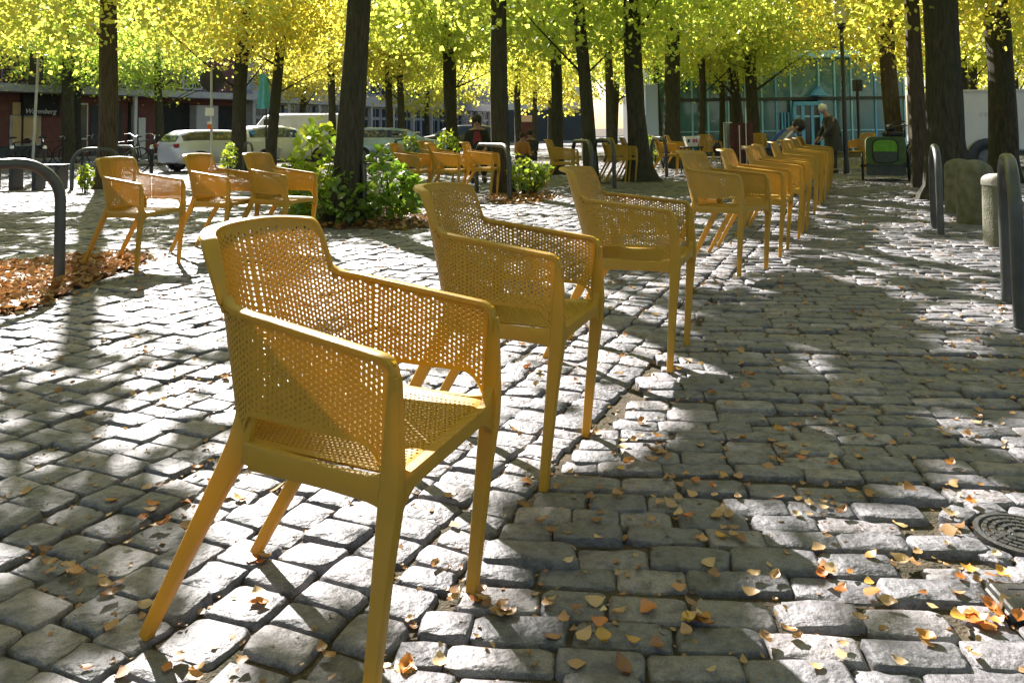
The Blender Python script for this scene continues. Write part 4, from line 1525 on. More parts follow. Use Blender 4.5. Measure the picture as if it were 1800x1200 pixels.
# ------------------------------------------------------------------ lamp post, signs
p = at(1488, 305)
root = empty('street_lamp', p, 0, 'slim black lamp post with a glass lantern beside the person in grey', 'street lamp')
hl = atd(1486, 52, p.y).z
MB().tube([(0, 0, -0.05), (0, 0, 0.25), (0, 0, 0.3), (-0.01, 0, hl)], [0.06, 0.058, 0.047, 0.04], 12).build('pole', M_DARKSTEEL, root, True)
MB().lathe([(0.05, 0), (0.085, 0.05), (0.075, 0.09), (0.1, 0.12)], (-0.01, 0, hl), 12).build('collar', M_DARKSTEEL, root, True)
MB().lathe([(0.10, 0.12), (0.15, 0.55)], (-0.01, 0, hl), 8).build('lantern_glass', M_LAMPGLASS, root)
MB().lathe([(0.17, 0.55), (0.12, 0.66), (0.03, 0.72)], (-0.01, 0, hl), 8).build('lantern_cap', M_DARKSTEEL, root)

p = atd(57, 290, 24.0)
root = empty('signal_post', (p.x, 24, 0), 0, 'thin pale post carrying dark sign boxes at the left', 'sign post')
z1 = atd(65, 92, 24).z
MB().tube([(0, 0, -0.05), (0.12, 0, z1)], 0.04, 10).build('post', M_GREYFRAME, root, True)
for dx, za, zb, w in ((-0.10, atd(0, 130, 24).z, atd(0, 95, 24).z, 0.20), (-0.12, atd(0, 150, 24).z, atd(0, 133, 24).z, 0.22)):
    MB().bbox((dx - w / 2 + 0.08, -0.05, za), (dx + w / 2 + 0.08, 0.05, zb), 0.01).build('sign_box', M_DARK, root)
MB().bbox((0.17, -0.03, atd(0, 150, 24).z), (0.27, 0.03, atd(0, 100, 24).z), 0.01).build('sign_box', M_DARK, root)
p = atd(372, 300, 18.0)
root = empty('traffic_sign', (p.x, 18, 0), 0, 'thin post with a round traffic sign seen from behind, before the silver estate', 'traffic sign')
zs = atd(369, 140, 18).z
MB().tube([(0, 0, -0.05), (-0.02, 0, zs + 0.27)], 0.028, 8).build('post', M_GREYFRAME, root, True)
mb = MB(); mb.lathe([(0.27, -0.006), (0.28, 0), (0.27, 0.006)], (0, 0, 0), 24)
mb.build('sign_disc', M_DARKSTEEL, root, True, Matrix.Translation((-0.02, 0.035, zs)) @ Matrix.Rotation(math.pi / 2, 4, 'X'))
z2 = atd(366, 197, 18).z
MB().bbox((-0.14, -0.045, z2 - 0.09), (0.06, -0.032, z2 + 0.09), 0.004).build('plate', M_WHITE, root)
z2 = atd(366, 222, 18).z
MB().bbox((-0.09, -0.045, z2 - 0.08), (0.0, -0.032, z2 + 0.04), 0.004).build('sticker', M_ORANGE, root)
MB().bbox((-0.09, -0.045, z2 + 0.042), (0.02, -0.032, z2 + 0.1), 0.004).build('sticker', M_WHITE, root)
p = at(1511, 271)
root = empty('sign_pole', p, 0, 'thin dark pole standing in front of the glass pavilion', 'pole')
MB().tube([(0, 0, -0.05), (0, 0, 2.6)], 0.05, 8).build('pole', M_DARKSTEEL, root, True)
MB().bbox((-0.18, -0.02, 2.2), (0.18, 0.02, 2.6), 0.01).build('plate', M_DARKSTEEL, root)
for (px, py, lab) in ((20, 300, 'short steel post with a bright cap left of the hoop'), (78, 300, 'short steel post with a bright cap right of the sign post'), (266, 304, 'short steel post with a bright cap before the garage')):
    p = at(px, py)
    root = empty('steel_post', p, 0, lab, 'bollard', 'steel posts along the street')
    hp = atd(px, 262, p.y).z
    MB().tube([(0, 0, -0.05), (0, 0, hp)], 0.045, 10).build('post', M_DARKSTEEL, root, True)
    MB().lathe([(0.055, 0), (0.06, 0.05), (0.035, 0.1)], (0, 0, hp), 10).build('cap', M_CHROME, root, True)

# low dark bench at the left edge
p = at(-10, 336)
root = empty('bench', (p.x, p.y, 0), 0.12, 'low black slatted bench behind the hoop at the left edge', 'bench')
hb = 0.46
for k in range(3):
    MB().bbox((-0.3, 0.06 + 0.16 * k, hb - 0.05), (1.12, 0.19 + 0.16 * k, hb), 0.008).build('slat', M_DARKSTEEL, root)
for x in (-0.2, 0.2, 0.6, 1.0):
    MB().bbox((x, 0.08, -0.02), (x + 0.07, 0.5, hb - 0.052), 0.006).build('leg', M_DARKSTEEL, root)

# ------------------------------------------------------------------ bicycles
def bicycle(loc, rz, label, mat=None, lean=0.12):
    mat = mat or M_DARKSTEEL
    root = empty('bicycle', loc, rz, label, 'bicycle', 'parked bicycles')
    root.rotation_euler = (lean, 0, rz)
    def wheel(x):
        t = MB(); t.tube([(x + 0.33 * math.cos(a), 0, 0.34 + 0.33 * math.sin(a)) for a in [2 * math.pi * k / 24 for k in range(24)]], 0.02, 6, closed=True)
        w = t.build('wheel', M_RUBBER, root, True)
        s = MB()
        for k in range(10):
            a = 2 * math.pi * k / 10
            s.tube([(x, 0.015 * (-1) ** k, 0.34), (x + 0.31 * math.cos(a), 0, 0.34 + 0.31 * math.sin(a))], 0.0025, 4)
        s.tube([(x, -0.05, 0.34), (x, 0.05, 0.34)], 0.03, 8)
        o = s.build('spokes', M_HUB, w); o['kind'] = 'stuff'
    wheel(-0.52); wheel(0.52)
    f = MB()
    bb, st, hd, hd2 = (-0.08, 0, 0.30), (-0.24, 0, 0.78), (0.36, 0, 0.84), (0.39, 0, 0.66)
    for a, b in ((bb, st), (st, hd), (bb, hd2), (hd, hd2), ((-0.52, 0, 0.34), bb), ((-0.52, 0, 0.34), st), (hd2, (0.52, 0, 0.34))):
        f.tube([a, b], 0.018, 7)
    f.build('frame', mat, root, True)
    MB().tube([(-0.24, 0, 0.78), (-0.27, 0, 0.92)], 0.013, 6).build('seat_post', M_CHROME, root)
    MB().ball((-0.27, 0, 0.94), (0.14, 0.07, 0.035), 10, 5).build('saddle', M_RUBBER, root, True)
    MB().tube([(0.26, -0.28, 0.98), (0.36, -0.2, 1.0), (0.37, 0, 0.96), (0.36, 0.2, 1.0), (0.26, 0.28, 0.98)], 0.013, 6).build('handlebar', M_CHROME, root, True)
    MB().tube([(0.36, 0, 0.84), (0.37, 0, 0.97)], 0.014, 6).build('stem', M_CHROME, root)
    return root


for (px, d, rz, lab) in ((40, 25.5, 0.25, 'black bicycle parked before the shop window with the beige paper'), (92, 25.8, 0.35, 'dark bicycle parked right of the shop window'), (142, 27.0, 0.2, 'dark bicycle parked in front of the white framed window'), (205, 20.0, 0.9, 'bicycle behind the first chair of the left row with a shiny lamp'), (250, 24.5, 1.2, 'bicycle parked before the pale poster'), (1608, 15.3, 1.35, 'bicycle with a yellow sticker leaning behind the brown trunk')):
    p = atd(px, 290, d)
    bicycle((p.x, d, 0), rz, lab)
p = at(704, 300); bicycle((p.x, p.y, 0), 0.9, 'bicycle parked before the blue grey car')

# green bicycle trailer
p = at(1562, 318)
root = empty('bicycle_trailer', (p.x, p.y + 0.1, 0), -0.42, 'green two-wheeled bicycle trailer with a bright green back window', 'bicycle trailer')
w, h, dp = 0.66, 0.74, 0.75
def tr_ring(z, k, dd): 
    return [(-w / 2 * k, -dd * 0.5, z), (w / 2 * k, -dd * 0.5, z), (w / 2 * k, dd * 0.6, z), (-w / 2 * k, dd * 0.6, z)]
def rr(x0, z0, x1, z1, q, n=5):
    P = []
    for cx, cz, a0 in ((x1 - q, z1 - q, 0), (x0 + q, z1 - q, 90), (x0 + q, z0 + q, 180), (x1 - q, z0 + q, 270)):
        for k in range(n + 1):
            a = R(a0 + 90 * k / n)
            P.append((cx + q * math.cos(a), cz + q * math.sin(a)))
    return P
out_ = rr(-w / 2, 0.30, w / 2, h + 0.06, 0.09)
MB().loft([[(x * 0.97, -0.30, z) for x, z in out_], [(x, -0.27, z) for x, z in out_], [(x, 0.25, z * 0.98) for x, z in out_], [(x * 0.9, 0.5, 0.30 + (z - 0.30) * 0.7) for x, z in out_]]).build('cover', M_GREEN, root, True)
MB().loft([[(x, -0.262, z) for x, z in rr(-w / 2 + 0.01, 0.10, w / 2 - 0.01, 0.33, 0.04)], [(x, 0.45, z) for x, z in rr(-w / 2 + 0.01, 0.10, w / 2 - 0.01, 0.33, 0.04)]]).build('tub', M_GREYFAB, root, True)
MB().prism(rr(-0.215, 0.325, 0.215, h + 0.025, 0.12), -0.322, -0.3005).build('window_border', M_RUBBER, root)
MB().prism([(x, max(z, 0.535)) for x, z in rr(-0.195, 0.345, 0.195, h + 0.005, 0.11)], -0.330, -0.3225).build('window', M_LIME, root)
MB().prism([(x, min(z, 0.528)) for x, z in rr(-0.195, 0.345, 0.195, h + 0.005, 0.11)], -0.328, -0.3225).build('pocket', M_GREYFAB, root)
for s in (-1, 1):
    t = MB(); t.tube([(s * (w / 2 + 0.055), 0.05 + 0.25 * math.cos(a), 0.265 + 0.25 * math.sin(a)) for a in [2 * math.pi * k / 22 for k in range(22)]], 0.022, 6, closed=True)
    wl = t.build('wheel', M_RUBBER, root, True)
    MB().tube([(s * (w / 2 + 0.055) + 0.008 * q, 0.05 + 0.215 * math.cos(a), 0.265 + 0.215 * math.sin(a)) for q in (0,) for a in [2 * math.pi * k / 22 for k in range(22)]], 0.012, 6, closed=True).build('rim', M_HUB, wl, True)
    MB().tube([(s * (w / 2 - 0.02), 0.05, 0.265), (s * (w / 2 + 0.09), 0.05, 0.265)], 0.025, 8).build('axle', M_DARKSTEEL, root, True)
MB().tube([(0.05, -0.2, h + 0.04), (0.05, -0.36, h + 0.2), (0.33, -0.36, h + 0.27), (0.33, -0.2, h + 0.05)], 0.014, 7).build('push_bar', M_RUBBER, root, True)
p2 = Vector((p.x + 0.12, p.y + 0.02, h + 0.06))
root = empty('bag', p2, 0.2, 'black bag with straps lying on top of the green bicycle trailer', 'bag')
MB().bbox((-0.16, -0.1, 0.0), (0.16, 0.12, 0.09), 0.03).build('pouch', M_RUBBER, root)
MB().bbox((-0.12, -0.08, 0.091), (0.02, 0.08, 0.22), 0.04).build('pouch', M_RUBBER, root)
MB().tube([(-0.05, 0, 0.2), (0.05, 0, 0.27), (0.2, 0.02, 0.28), (0.26, 0.02, 0.27)], 0.014, 6).build('strap', M_RUBBER, root, True)

# ------------------------------------------------------------------ cars and the van
def car(loc, rz, L_, Hh, W, paint, label, kind='estate', mark=False):
    root = empty('parked_car', loc, rz, label, 'car' if kind != 'van' else 'van', 'vehicles parked along the street')
    root.scale = (0.86, 0.86, 0.86)
    h = Hh
    if kind == 'estate':
        st = [(-.50, .40, .62, .62, .62), (-.485, .24, .70, .72, .80), (-.44, .20, .72, .90, .92), (-.36, .19, .73, .985, .97), (-.2, .19, .72, 1, 1), (0.0, .19, .70, .99, 1), (.10, .19, .69, .94, 1), (.20, .19, .68, .69, 1), (.34, .19, .64, .64, .98), (.44, .20, .57, .57, .92), (.49, .24, .48, .48, .8), (.50, .32, .40, .40, .7)]
    elif kind == 'hatch':
        st = [(-.50, .36, .6, .6, .66), (-.48, .22, .68, .72, .84), (-.40, .19, .70, .93, .94), (-.25, .19, .70, 1, 1), (-.05, .19, .69, .99, 1), (.08, .19, .68, .93, 1), (.24, .19, .66, .67, 1), (.38, .19, .60, .6, .97), (.46, .21, .53, .53, .9), (.50, .3, .42, .42, .72)]
    else:
        st = [(-.50, .18, .5, .97, .98), (-.47, .16, .5, 1, 1), (-.2, .16, .5, 1, 1), (.16, .16, .5, 1, 1), (.24, .16, .5, .95, 1), (.36, .16, .5, .56, .98), (.46, .17, .46, .46, .94), (.50, .24, .36, .36, .82)]
    rings = []
    for (x, zs, zb, zt, wf) in st:
        w = W / 2 * wf
        hasroof = zt > zb + 0.02
        wt = w * (0.74 if kind != 'van' else 0.9) if hasroof else w * 0.9
        zb_, zt_ = zb * h, zt * h
        half = [(w * 0.90, zs * h), (w, (zs + 0.10) * h), (w, (zs + zb) / 2 * h), (w * 0.975, zb_), (wt, zt_ - 0.03 * h * hasroof), (wt * 0.8, zt_)]
        rings.append([(x * L_, y, z) for y, z in half] + [(x * L_, -y, z) for y, z in half[::-1]])
    MB().loft(rings).build('body', paint, root, True)
    def panel(i0, i1, a, b, side, inset=(0.1, 0.12)):
        g = 0.012
        A0, A1 = Vector(rings[i0][a]), Vector(rings[i0][b]); B0, B1 = Vector(rings[i1][a]), Vector(rings[i1][b])
        lo, hi = inset
        q = [A0.lerp(A1, lo), B0.lerp(B1, lo), B0.lerp(B1, 1 - hi), A0.lerp(A1, 1 - hi)]
        n = (q[1] - q[0]).cross(q[3] - q[0]).normalized()
        if n.y * side < 0: n = -n
        v = [p_ + n * g for p_ in q] + [p_ - n * 0.01 for p_ in q]
        MB().add(v, [(0, 1, 2, 3), (4, 7, 6, 5), (0, 4, 5, 1), (1, 5, 6, 2), (2, 6, 7, 3), (3, 7, 4, 0)]).build('side_window', M_CARGLASS, root)
    rng_ = {'estate': [(2, 3), (3, 4), (4, 5), (5, 6)], 'hatch': [(2, 3), (3, 4), (4, 5)], 'van': [(3, 4)]}[kind]
    for i0, i1 in rng_:
        panel(i0, i1, 3, 4, 1); panel(i0, i1, 8, 7, -1)
    # windscreen and rear window
    def screen(i0, i1, name):
        q = [Vector(rings[i0][4]), Vector(rings[i0][7]), Vector(rings[i1][8]), Vector(rings[i1][3])]
        c = sum(q, Vector()) / 4
        q = [c + (p_ - c) * 0.86 for p_ in q]
        n = (q[1] - q[0]).cross(q[3] - q[0]).normalized()
        if n.z < 0: n = -n
        v = [p_ + n * 0.03 for p_ in q] + [p_ - n * 0.01 for p_ in q]
        MB().add(v, [(0, 1, 2, 3), (4, 7, 6, 5), (0, 4, 5, 1), (1, 5, 6, 2), (2, 6, 7, 3), (3, 7, 4, 0)]).build(name, M_CARGLASS, root)
    if kind == 'estate': screen(6, 7, 'windscreen'); screen(2, 1, 'rear_window')
    elif kind == 'hatch': screen(5, 6, 'windscreen'); screen(2, 1, 'rear_window')
    else: screen(4, 5, 'windscreen')
    for x in (-0.30 * L_, 0.31 * L_):
        for s in (-1, 1):
            prof = [(0.19, -0.1), (0.30, -0.1), (0.325, -0.07), (0.325, 0.07), (0.30, 0.1), (0.19, 0.1)]
            T = Matrix.Translation((x, s * (W / 2 - 0.07), 0.32)) @ Matrix.Rotation(math.pi / 2, 4, 'X')
            wl = MB().lathe(prof, (0, 0, 0), 22).build('wheel', M_RUBBER, root, True, T)
            MB().lathe([(0.205, -0.103), (0.205, 0.103)], (0, 0, 0), 18).build('rim', M_HUB, wl, True, T)
    for s in (-1, 1):
        MB().bbox((0.47 * L_, s * W * 0.38 - 0.14, 0.44 * h), (0.494 * L_, s * W * 0.38 + 0.14, 0.52 * h), 0.02).build('headlight', M_LAMPGLASS, root)
        MB().bbox((-0.499 * L_, s * W * 0.36 - 0.09, 0.58 * h), (-0.465 * L_, s * W * 0.36 + 0.12, 0.68 * h), 0.02).build('tail_light', M_RED2, root)
    if mark:
        k = MB()
        for x in (-0.3, 0.05):
            k.tube([(x, -W / 2 - 0.008, 0.83), (x + 0.2, -W / 2 - 0.008, 0.86), (x + 0.12, -W / 2 - 0.008, 0.70)], 0.012, 5)
        for x in (-0.1, 0.2):
            k.tube([(x, -W / 2 - 0.008, 0.58), (x + 0.05, -W / 2 - 0.008, 0.54)], 0.014, 5)
        k.build('door_mark', M_DARK, root)
    return root


p = atd(388, 290, 22.0)
car((p.x, p.y, 0), 0.85, 3.6, 1.28, 1.6, M_SILVER, 'silver estate car parked behind the left row of chairs', 'estate', True)
p = atd(492, 270, 23.5)
car((p.x, 23.5, 0), 0.75, 3.5, 1.40, 1.6, M_WHITECAR, 'white car with a shining roof parked behind the third left chair', 'hatch')
p = atd(512, 250, 29.5)
van = car((p.x + 0.1, 29.5, 0), math.pi + 0.25, 5.0, 1.95, 1.9, M_WHITECAR, 'pale grey-white box van parked behind the white car', 'van')
p = atd(700, 255, 25.0)
car((p.x, 25.0, 0), 0.10, 4.2, 1.30, 1.7, M_BLUECAR, 'blue grey car with a glinting bonnet behind the forked tree', 'hatch')
p = atd(800, 250, 31.0)
car((p.x, 31.0, 0), math.pi + 0.2, 4.2, 1.4, 1.7, M_DARKCAR, 'dark car parked right of the blue grey one', 'hatch')

# white trailer on the right
p = atd(1775, 270, 17.0)
root = empty('box_trailer', (p.x, 17.2, 0), -0.05, 'large white box trailer parked behind the trunks on the right', 'trailer')
zt = atd(1720, 157, 17).z; zb = atd(1720, 266, 17).z
MB().bbox((-1.1, 0, zb), (3.4, 2.1, zt), 0.03).build('box', M_TRUCK, root)
MB().box((-1.105, -0.012, zt - 0.07), (3.405, -0.002, zt - 0.01)).build('top_trim', M_GREYFRAME, root)
MB().box((-1.0, 0.05, zb - 0.10), (3.3, 2.0, zb - 0.003)).build('chassis', M_DARKSTEEL, root)
MB().bbox((-1.02, -0.014, zb + 0.45), (-0.86, -0.003, zb + 0.75), 0.004).build('hatch', M_CONC, root)
T = Matrix.Translation((-0.38, 0.04, 0.27)) @ Matrix.Rotation(math.pi / 2, 4, 'X')
wl = MB().lathe([(0.17, -0.09), (0.25, -0.09), (0.27, -0.06), (0.27, 0.06), (0.25, 0.09), (0.17, 0.09)], (0, 0, 0), 22).build('wheel', M_RUBBER, root, True, T)
MB().lathe([(0.18, -0.092), (0.18, 0.092)], (0, 0, 0), 18).build('rim', M_HUB, wl, True, T)
mg = MB(); mg.tube([(-0.38 + 0.33 * math.cos(a), -0.06, 0.27 + 0.33 * math.sin(a)) for a in np.linspace(0, math.pi, 12)], 0.02, 6, sec=(0.012, 0.1), up=(0, 1, 0))
mg.build('mudguard', M_DARKSTEEL, root, True)
cur = bpy.data.curves.new('trailer_writing', 'FONT'); cur.body = 'V K'; cur.size = 0.14; cur.extrude = 0.002
o = bpy.data.objects.new('lettering', cur); col.objects.link(o); o.parent = root
o.location = (-0.5, -0.006, zb + 0.72); o.rotation_euler = (math.pi / 2, 0, 0); o.data.materials.append(M_GREYFRAME); to_mesh(o)

# ------------------------------------------------------------------ buildings
def plane_hit(P0, D, px, py):
    """where the sight line meets the vertical plane through P0 along D -> (s, z)"""
    r = ray(px, py)
    # r.xy * t = P0 + D * s
    det = r.x * (-D.y) + D.x * r.y
    t = (P0.x * (-D.y) + D.x * P0.y) / det
    s = (r.x * P0.y - r.y * P0.x) / det
    return s * -1 if False else ((Vector((r.x * t, r.y * t, 0)) - P0).dot(D)), CAM_H + r.z * t


def facade(name, P0, az, label, cat='building'):
    D = Vector((math.sin(az), math.cos(az), 0))
    root = empty(name, P0, math.pi / 2 - az, label, cat)
    # local x runs along the facade, local -y faces the square
    return root, D


P0 = Vector((-22.5, 31.0, 0)); AZ = R(27)
bld, D1 = facade('brick_building', P0, AZ, 'dark red brick building with shop fronts on the left')
hit = lambda px, py: plane_hit(P0, D1, px, py)
SL = hit(0, 162)[1]
LEN = hit(436, 200)[0]
MB().box((-9, 0.35, 0), (LEN, 9, 11)).build('wall', M_BRICK, bld)
MB().bbox((-9.1, -0.75, SL), (LEN + 0.1, 0.345, SL + 0.34), 0.02).build('canopy_slab', M_CONC, bld)


def rect(px0, py0, px1, py1, y0, y1, name, mat, parent):
    s0, z1 = hit(px0, py0); s1, _ = hit(px1, py0); sm, z0 = hit((px0 + px1) / 2, py1)
    _, z1 = hit((px0 + px1) / 2, py0)
    return MB().box((s0, y0, z0), (s1, y1, z1)).build(name, mat, parent), (s0, s1, z0, z1)


w_, (s0, s1, z0, z1) = rect(26, 203, 80, 257, 0.30, 0.349, 'shop_window', M_GREYFRAME, bld)
MB().box((s0 + 0.08, 0.27, z0 + 0.12), (s1 - 0.08, 0.298, z1 - 0.06)).build('paper', M_BEIGE, w_)
MB().box((s0 + (s1 - s0) * 0.34, 0.25, z0 + 0.05), (s0 + (s1 - s0) * 0.40, 0.268, z1)).build('frame', M_DARKSTEEL, w_)
MB().lathe([(0.14, 0), (0.15, 0.12), (0.05, 0.22)], (s0 + (s1 - s0) * 0.5, 0.2, z0 + 0.12), 12).build('ornament', M_MAROON, w_, True)
rect(30, 180, 46, 202, 0.28, 0.34, 'fanlight', M_BEIGE, bld)
aw, (s0, s1, z0, z1) = rect(44, 166, 108, 203, 0.10, 0.34, 'awning', M_DARK, bld)
cur = bpy.data.curves.new('shop_writing', 'FONT'); cur.body = 'Warenberg'; cur.size = 0.30; cur.extrude = 0.01; cur.shear = 0.3
o = bpy.data.objects.new('lettering', cur); col.objects.link(o); o.parent = aw
o.location = (s0 + 0.05, 0.085, z0 + 0.08); o.rotation_euler = (math.pi / 2, 0, 0); o.data.materials.append(M_WHITE); to_mesh(o)
cur = bpy.data.curves.new('shop_writing_end', 'FONT'); cur.body = 'ts.'; cur.size = 0.30; cur.extrude = 0.01; cur.shear = 0.3
o = bpy.data.objects.new('lettering', cur); col.objects.link(o); o.parent = bld
s9, z9 = hit(-6, 200); o.location = (s9, 0.335, z9); o.rotation_euler = (math.pi / 2, 0, 0); o.data.materials.append(M_WHITE); to_mesh(o)
MB().box((-1.2, 0.30, 0.05), (hit(80, 200)[0], 0.349, 0.55)).build('plinth', M_GREYFAB, bld)
# white framed window
w_, (s0, s1, z0, z1) = rect(124, 181, 162, 262, 0.28, 0.349, 'window', M_WHITE, bld)
for k in range(2):
    a, b_ = s0 + (s1 - s0) * (0.06 + 0.47 * k), s0 + (s1 - s0) * (0.47 + 0.47 * k)
    MB().box((a, 0.262, z0 + 0.5), (b_, 0.278, z1 - 0.08)).build('pane', M_GLASS, w_)
    MB().box((a, 0.262, z0 + 0.06), (b_, 0.278, z0 + 0.42)).build('pane', M_GLASS, w_)
rect(226, 160, 231, 282, -0.45, -0.33, 'downpipe', M_WHITE, bld)
d_, (s0, s1, z0, z1) = rect(234, 180, 247, 285, 0.29, 0.349, 'door', M_DARK, bld)
MB().box((s0 + 0.1, 0.272, z0 + 0.2), (s1 - 0.1, 0.288, z1 - 0.15)).build('pane', M_GLASS, d_)
pb, _ = rect(249, 207, 261, 271, 0.20, 0.24, 'poster_board', M_PALEBLUE, bld)
pb.data.materials[0] = M_WHITE
rect(168, 186, 222, 285, 0.30, 0.349, 'wall_panel', M_GREYFAB, bld)
rect(288, 180, 340, 292, 0.28, 0.349, 'garage_opening', M_DARK, bld)
rect(341, 186, 379, 287, -0.2, 0.349, 'pillar', M_CONC, bld)
rect(381, 186, 432, 285, 0.29, 0.349, 'shop_window', M_DARK, bld)
# upper floor windows with rails
for k in range(7):
    a = -6 + k * 3.6
    if a > LEN - 2: break
    w_ = MB().box((a, 0.29, SL + 0.5), (a + 1.3, 0.349, SL + 2.3)).build('window', M_WHITE, bld)
    MB().box((a + 0.1, 0.272, SL + 0.58), (a + 0.6, 0.288, SL + 2.2)).build('pane', M_GLASS, w_)
    MB().box((a + 0.7, 0.272, SL + 0.58), (a + 1.2, 0.288, SL + 2.2)).build('pane', M_GLASS, w_)
    rl = MB()
    for q in np.linspace(a - 0.1, a + 1.4, 9):
        rl.tube([(q, 0.1, SL + 0.345), (q, 0.1, SL + 1.2)], 0.015, 5)
    rl.tube([(a - 0.15, 0.1, SL + 1.2), (a + 1.45, 0.1, SL + 1.2)], 0.02, 5)
    rl.build('railing', M_GREYFRAME, bld)

# long grey building
P2 = P0 + D1 * (LEN + 0.2); AZ2 = R(21)
gbd, D2 = facade('grey_building', P2, AZ2, 'long grey building with rows of windows behind the parked cars')
hit = lambda px, py: plane_hit(P2, D2, px, py)
LEN2 = 40.0
MB().box((0, 0.35, 0), (LEN2, 10, 12)).build('wall', M_GREYWALL, gbd)
SB = 2.75
for k in range(4):
    MB().bbox((0, -0.15, SB + k * 2.7), (LEN2, 0.345, SB + 0.75 + k * 2.7), 0.02).build('parapet_band', M_CONC, gbd)
wm = MB().box((0, 0.20, 0), (1.35, 0.345, 1.0)).mesh('window', M_GREYFRAME)
pm = MB().box((0.09, 0.17, 0.06), (1.26, 0.198, 0.94)).mesh('pane', M_GLASS)
mm = MB().box((0.65, 0.15, 0.06), (0.70, 0.168, 0.94)).mesh('mullion', M_GREYFRAME)
for row, (z, hh) in enumerate(((0.45, 1.45), (1.98, 0.70), (3.60, 1.75))):
    for k in range(24):
        o = link('window', wm, gbd); o.location = (0.4 + k * 1.62, 0, z); o.scale = (1, 1, hh)
        q = link('pane', pm, o)
        q = link('mullion', mm, o)
for k in range(13):
    MB().box((0.1 + k * 3.24, -0.08, 0.0), (0.35 + k * 3.24, 0.346, SB - 0.003)).build('pillar', M_CONC, gbd)

# pale house beyond
p = atd(930, 250, 66.0)
ph = empty('pale_house', (p.x, 66, 0), 0.1, 'pale rendered house beyond the grey building', 'house')
MB().box((-2.6, 0, 0), (5.2, 8, 7.5)).build('wall', M_WHITE, ph)
MB().prism([(-3.0, 7.51), (5.6, 7.51), (1.3, 10.5)], -0.3, 8.2).build('roof', M_BRICK, ph)
for k in range(3):
    for zz in (3.4, 5.4):
        w_ = MB().box((-2.0 + k * 2.4, -0.06, zz), (-0.9 + k * 2.4, -0.003, zz + 1.3)).build('window', M_GREYFRAME, ph)
        MB().box((-1.92 + k * 2.4, -0.08, zz + 0.08), (-0.98 + k * 2.4, -0.062, zz + 1.22)).build('pane', M_GLASS, w_)
MB().box((-2.5, -0.05, 0.02), (5.1, -0.003, 2.6)).build('shop_front', M_GREYFAB, ph)
p = atd(926, 215, 40.0)
sg = empty('poster_sign', (p.x, 40, 0), 0, 'pale pink board on a maroon base beside the thin trunk', 'sign')
MB().bbox((-0.27, 0, atd(0, 226, 40).z), (0.27, 0.08, atd(926, 203, 40).z), 0.03).build('board', M_PINK, sg)
MB().box((-0.25, 0.01, 0), (0.25, 0.07, atd(0, 226, 40).z - 0.01)).build('base', M_MAROON, sg)

# glass pavilion
GD = 31.5
root = empty('glass_pavilion', (0, GD, 0), 0, 'teal glass pavilion with a bright blue door portal', 'building')
gx = lambda px: atd(px, 260, GD).x
gz = lambda px, py: atd(px, py, GD).z
X0, X1 = gx(1146), gx(1592)
ZT = gz(1450, 174)
MB().box((X0, 0.5, 0), (X1, 8, 5.2)).build('rear_wall', M_DARK, root)
ms = [1146, 1180, 1218, 1246, 1282, 1312, 1341, 1366, 1392, 1442, 1470, 1499, 1541, 1592]
for a, b_ in zip(ms[:-1], ms[1:]):
    if (a, b_) == (1392, 1442):
        MB().box((gx(a) + 0.03, 0, ZT + 0.08), (gx(b_) - 0.03, 0.03, ZT + 1.6)).build('pane', M_TEALGLASS, root)
        continue
    MB().box((gx(a) + 0.03, 0, 0.05), (gx(b_) - 0.03, 0.03, 0.80)).build('pane', M_TEALGLASS, root)
    MB().box((gx(a) + 0.03, 0, 0.84), (gx(b_) - 0.03, 0.03, ZT - 0.05)).build('pane', M_TEALGLASS, root)
    MB().box((gx(a) + 0.03, 0, ZT + 0.08), (gx(b_) - 0.03, 0.03, ZT + 1.6)).build('pane', M_TEALGLASS, root)
    MB().box((gx(a) + 0.03, -0.03, 0.80), (gx(b_) - 0.03, 0.05, 0.84)).build('transom', M_PALEBLUE, root)
for a in ms:
    MB().box((gx(a) - 0.03, -0.06, 0), (gx(a) + 0.03, 0.08, ZT + 1.6)).build('mullion', M_BLUE if a in (1366, 1541) else M_PALEBLUE, root)
MB().box((X0, -0.10, ZT - 0.045), (X1, 0.10, ZT + 0.075)).build('transom', M_GREYFAB, root)
MB().bbox((X0 - 0.2, -0.4, ZT + 1.6), (X1 + 0.2, 8, ZT + 1.9), 0.03).build('roof', M_PALEBLUE, root)
za = gz(1417, 179)
dr = MB().box((gx(1392), -0.35, za - 0.16), (gx(1443), -0.2, za)).build('door_portal', M_BLUE, root)
for a, w2 in ((1394, .13), (1408, .13), (1424.5, .11), (1440.5, .13)):
    MB().box((gx(a) - w2 / 2, -0.33, 0), (gx(a) + w2 / 2, -0.22, za - 0.163)).build('post', M_BLUE, dr)
for a, b_ in ((1396, 1406), (1410, 1423), (1426, 1439)):
    MB().box((gx(a), -0.28, 0.05), (gx(b_), -0.26, za - 0.17)).build('pane', M_GLASS, dr)
MB().box((gx(1396), -0.29, za - 0.62), (gx(1439), -0.255, za - 0.55)).build('rail', M_PALEBLUE, dr)
MB().prism([(gx(1422), gz(1422, 169)), (gx(1450), gz(1450, 169)), (gx(1437), gz(1437, 153))], -0.5, -0.12).build('gable', M_BLUE, root)
for a in (1375, 1380, 1386):
    MB().box((gx(a) - 0.03, -0.12, 0), (gx(a) + 0.03, -0.065, gz(1380, 198))).build('door_post', M_BLUE, root)

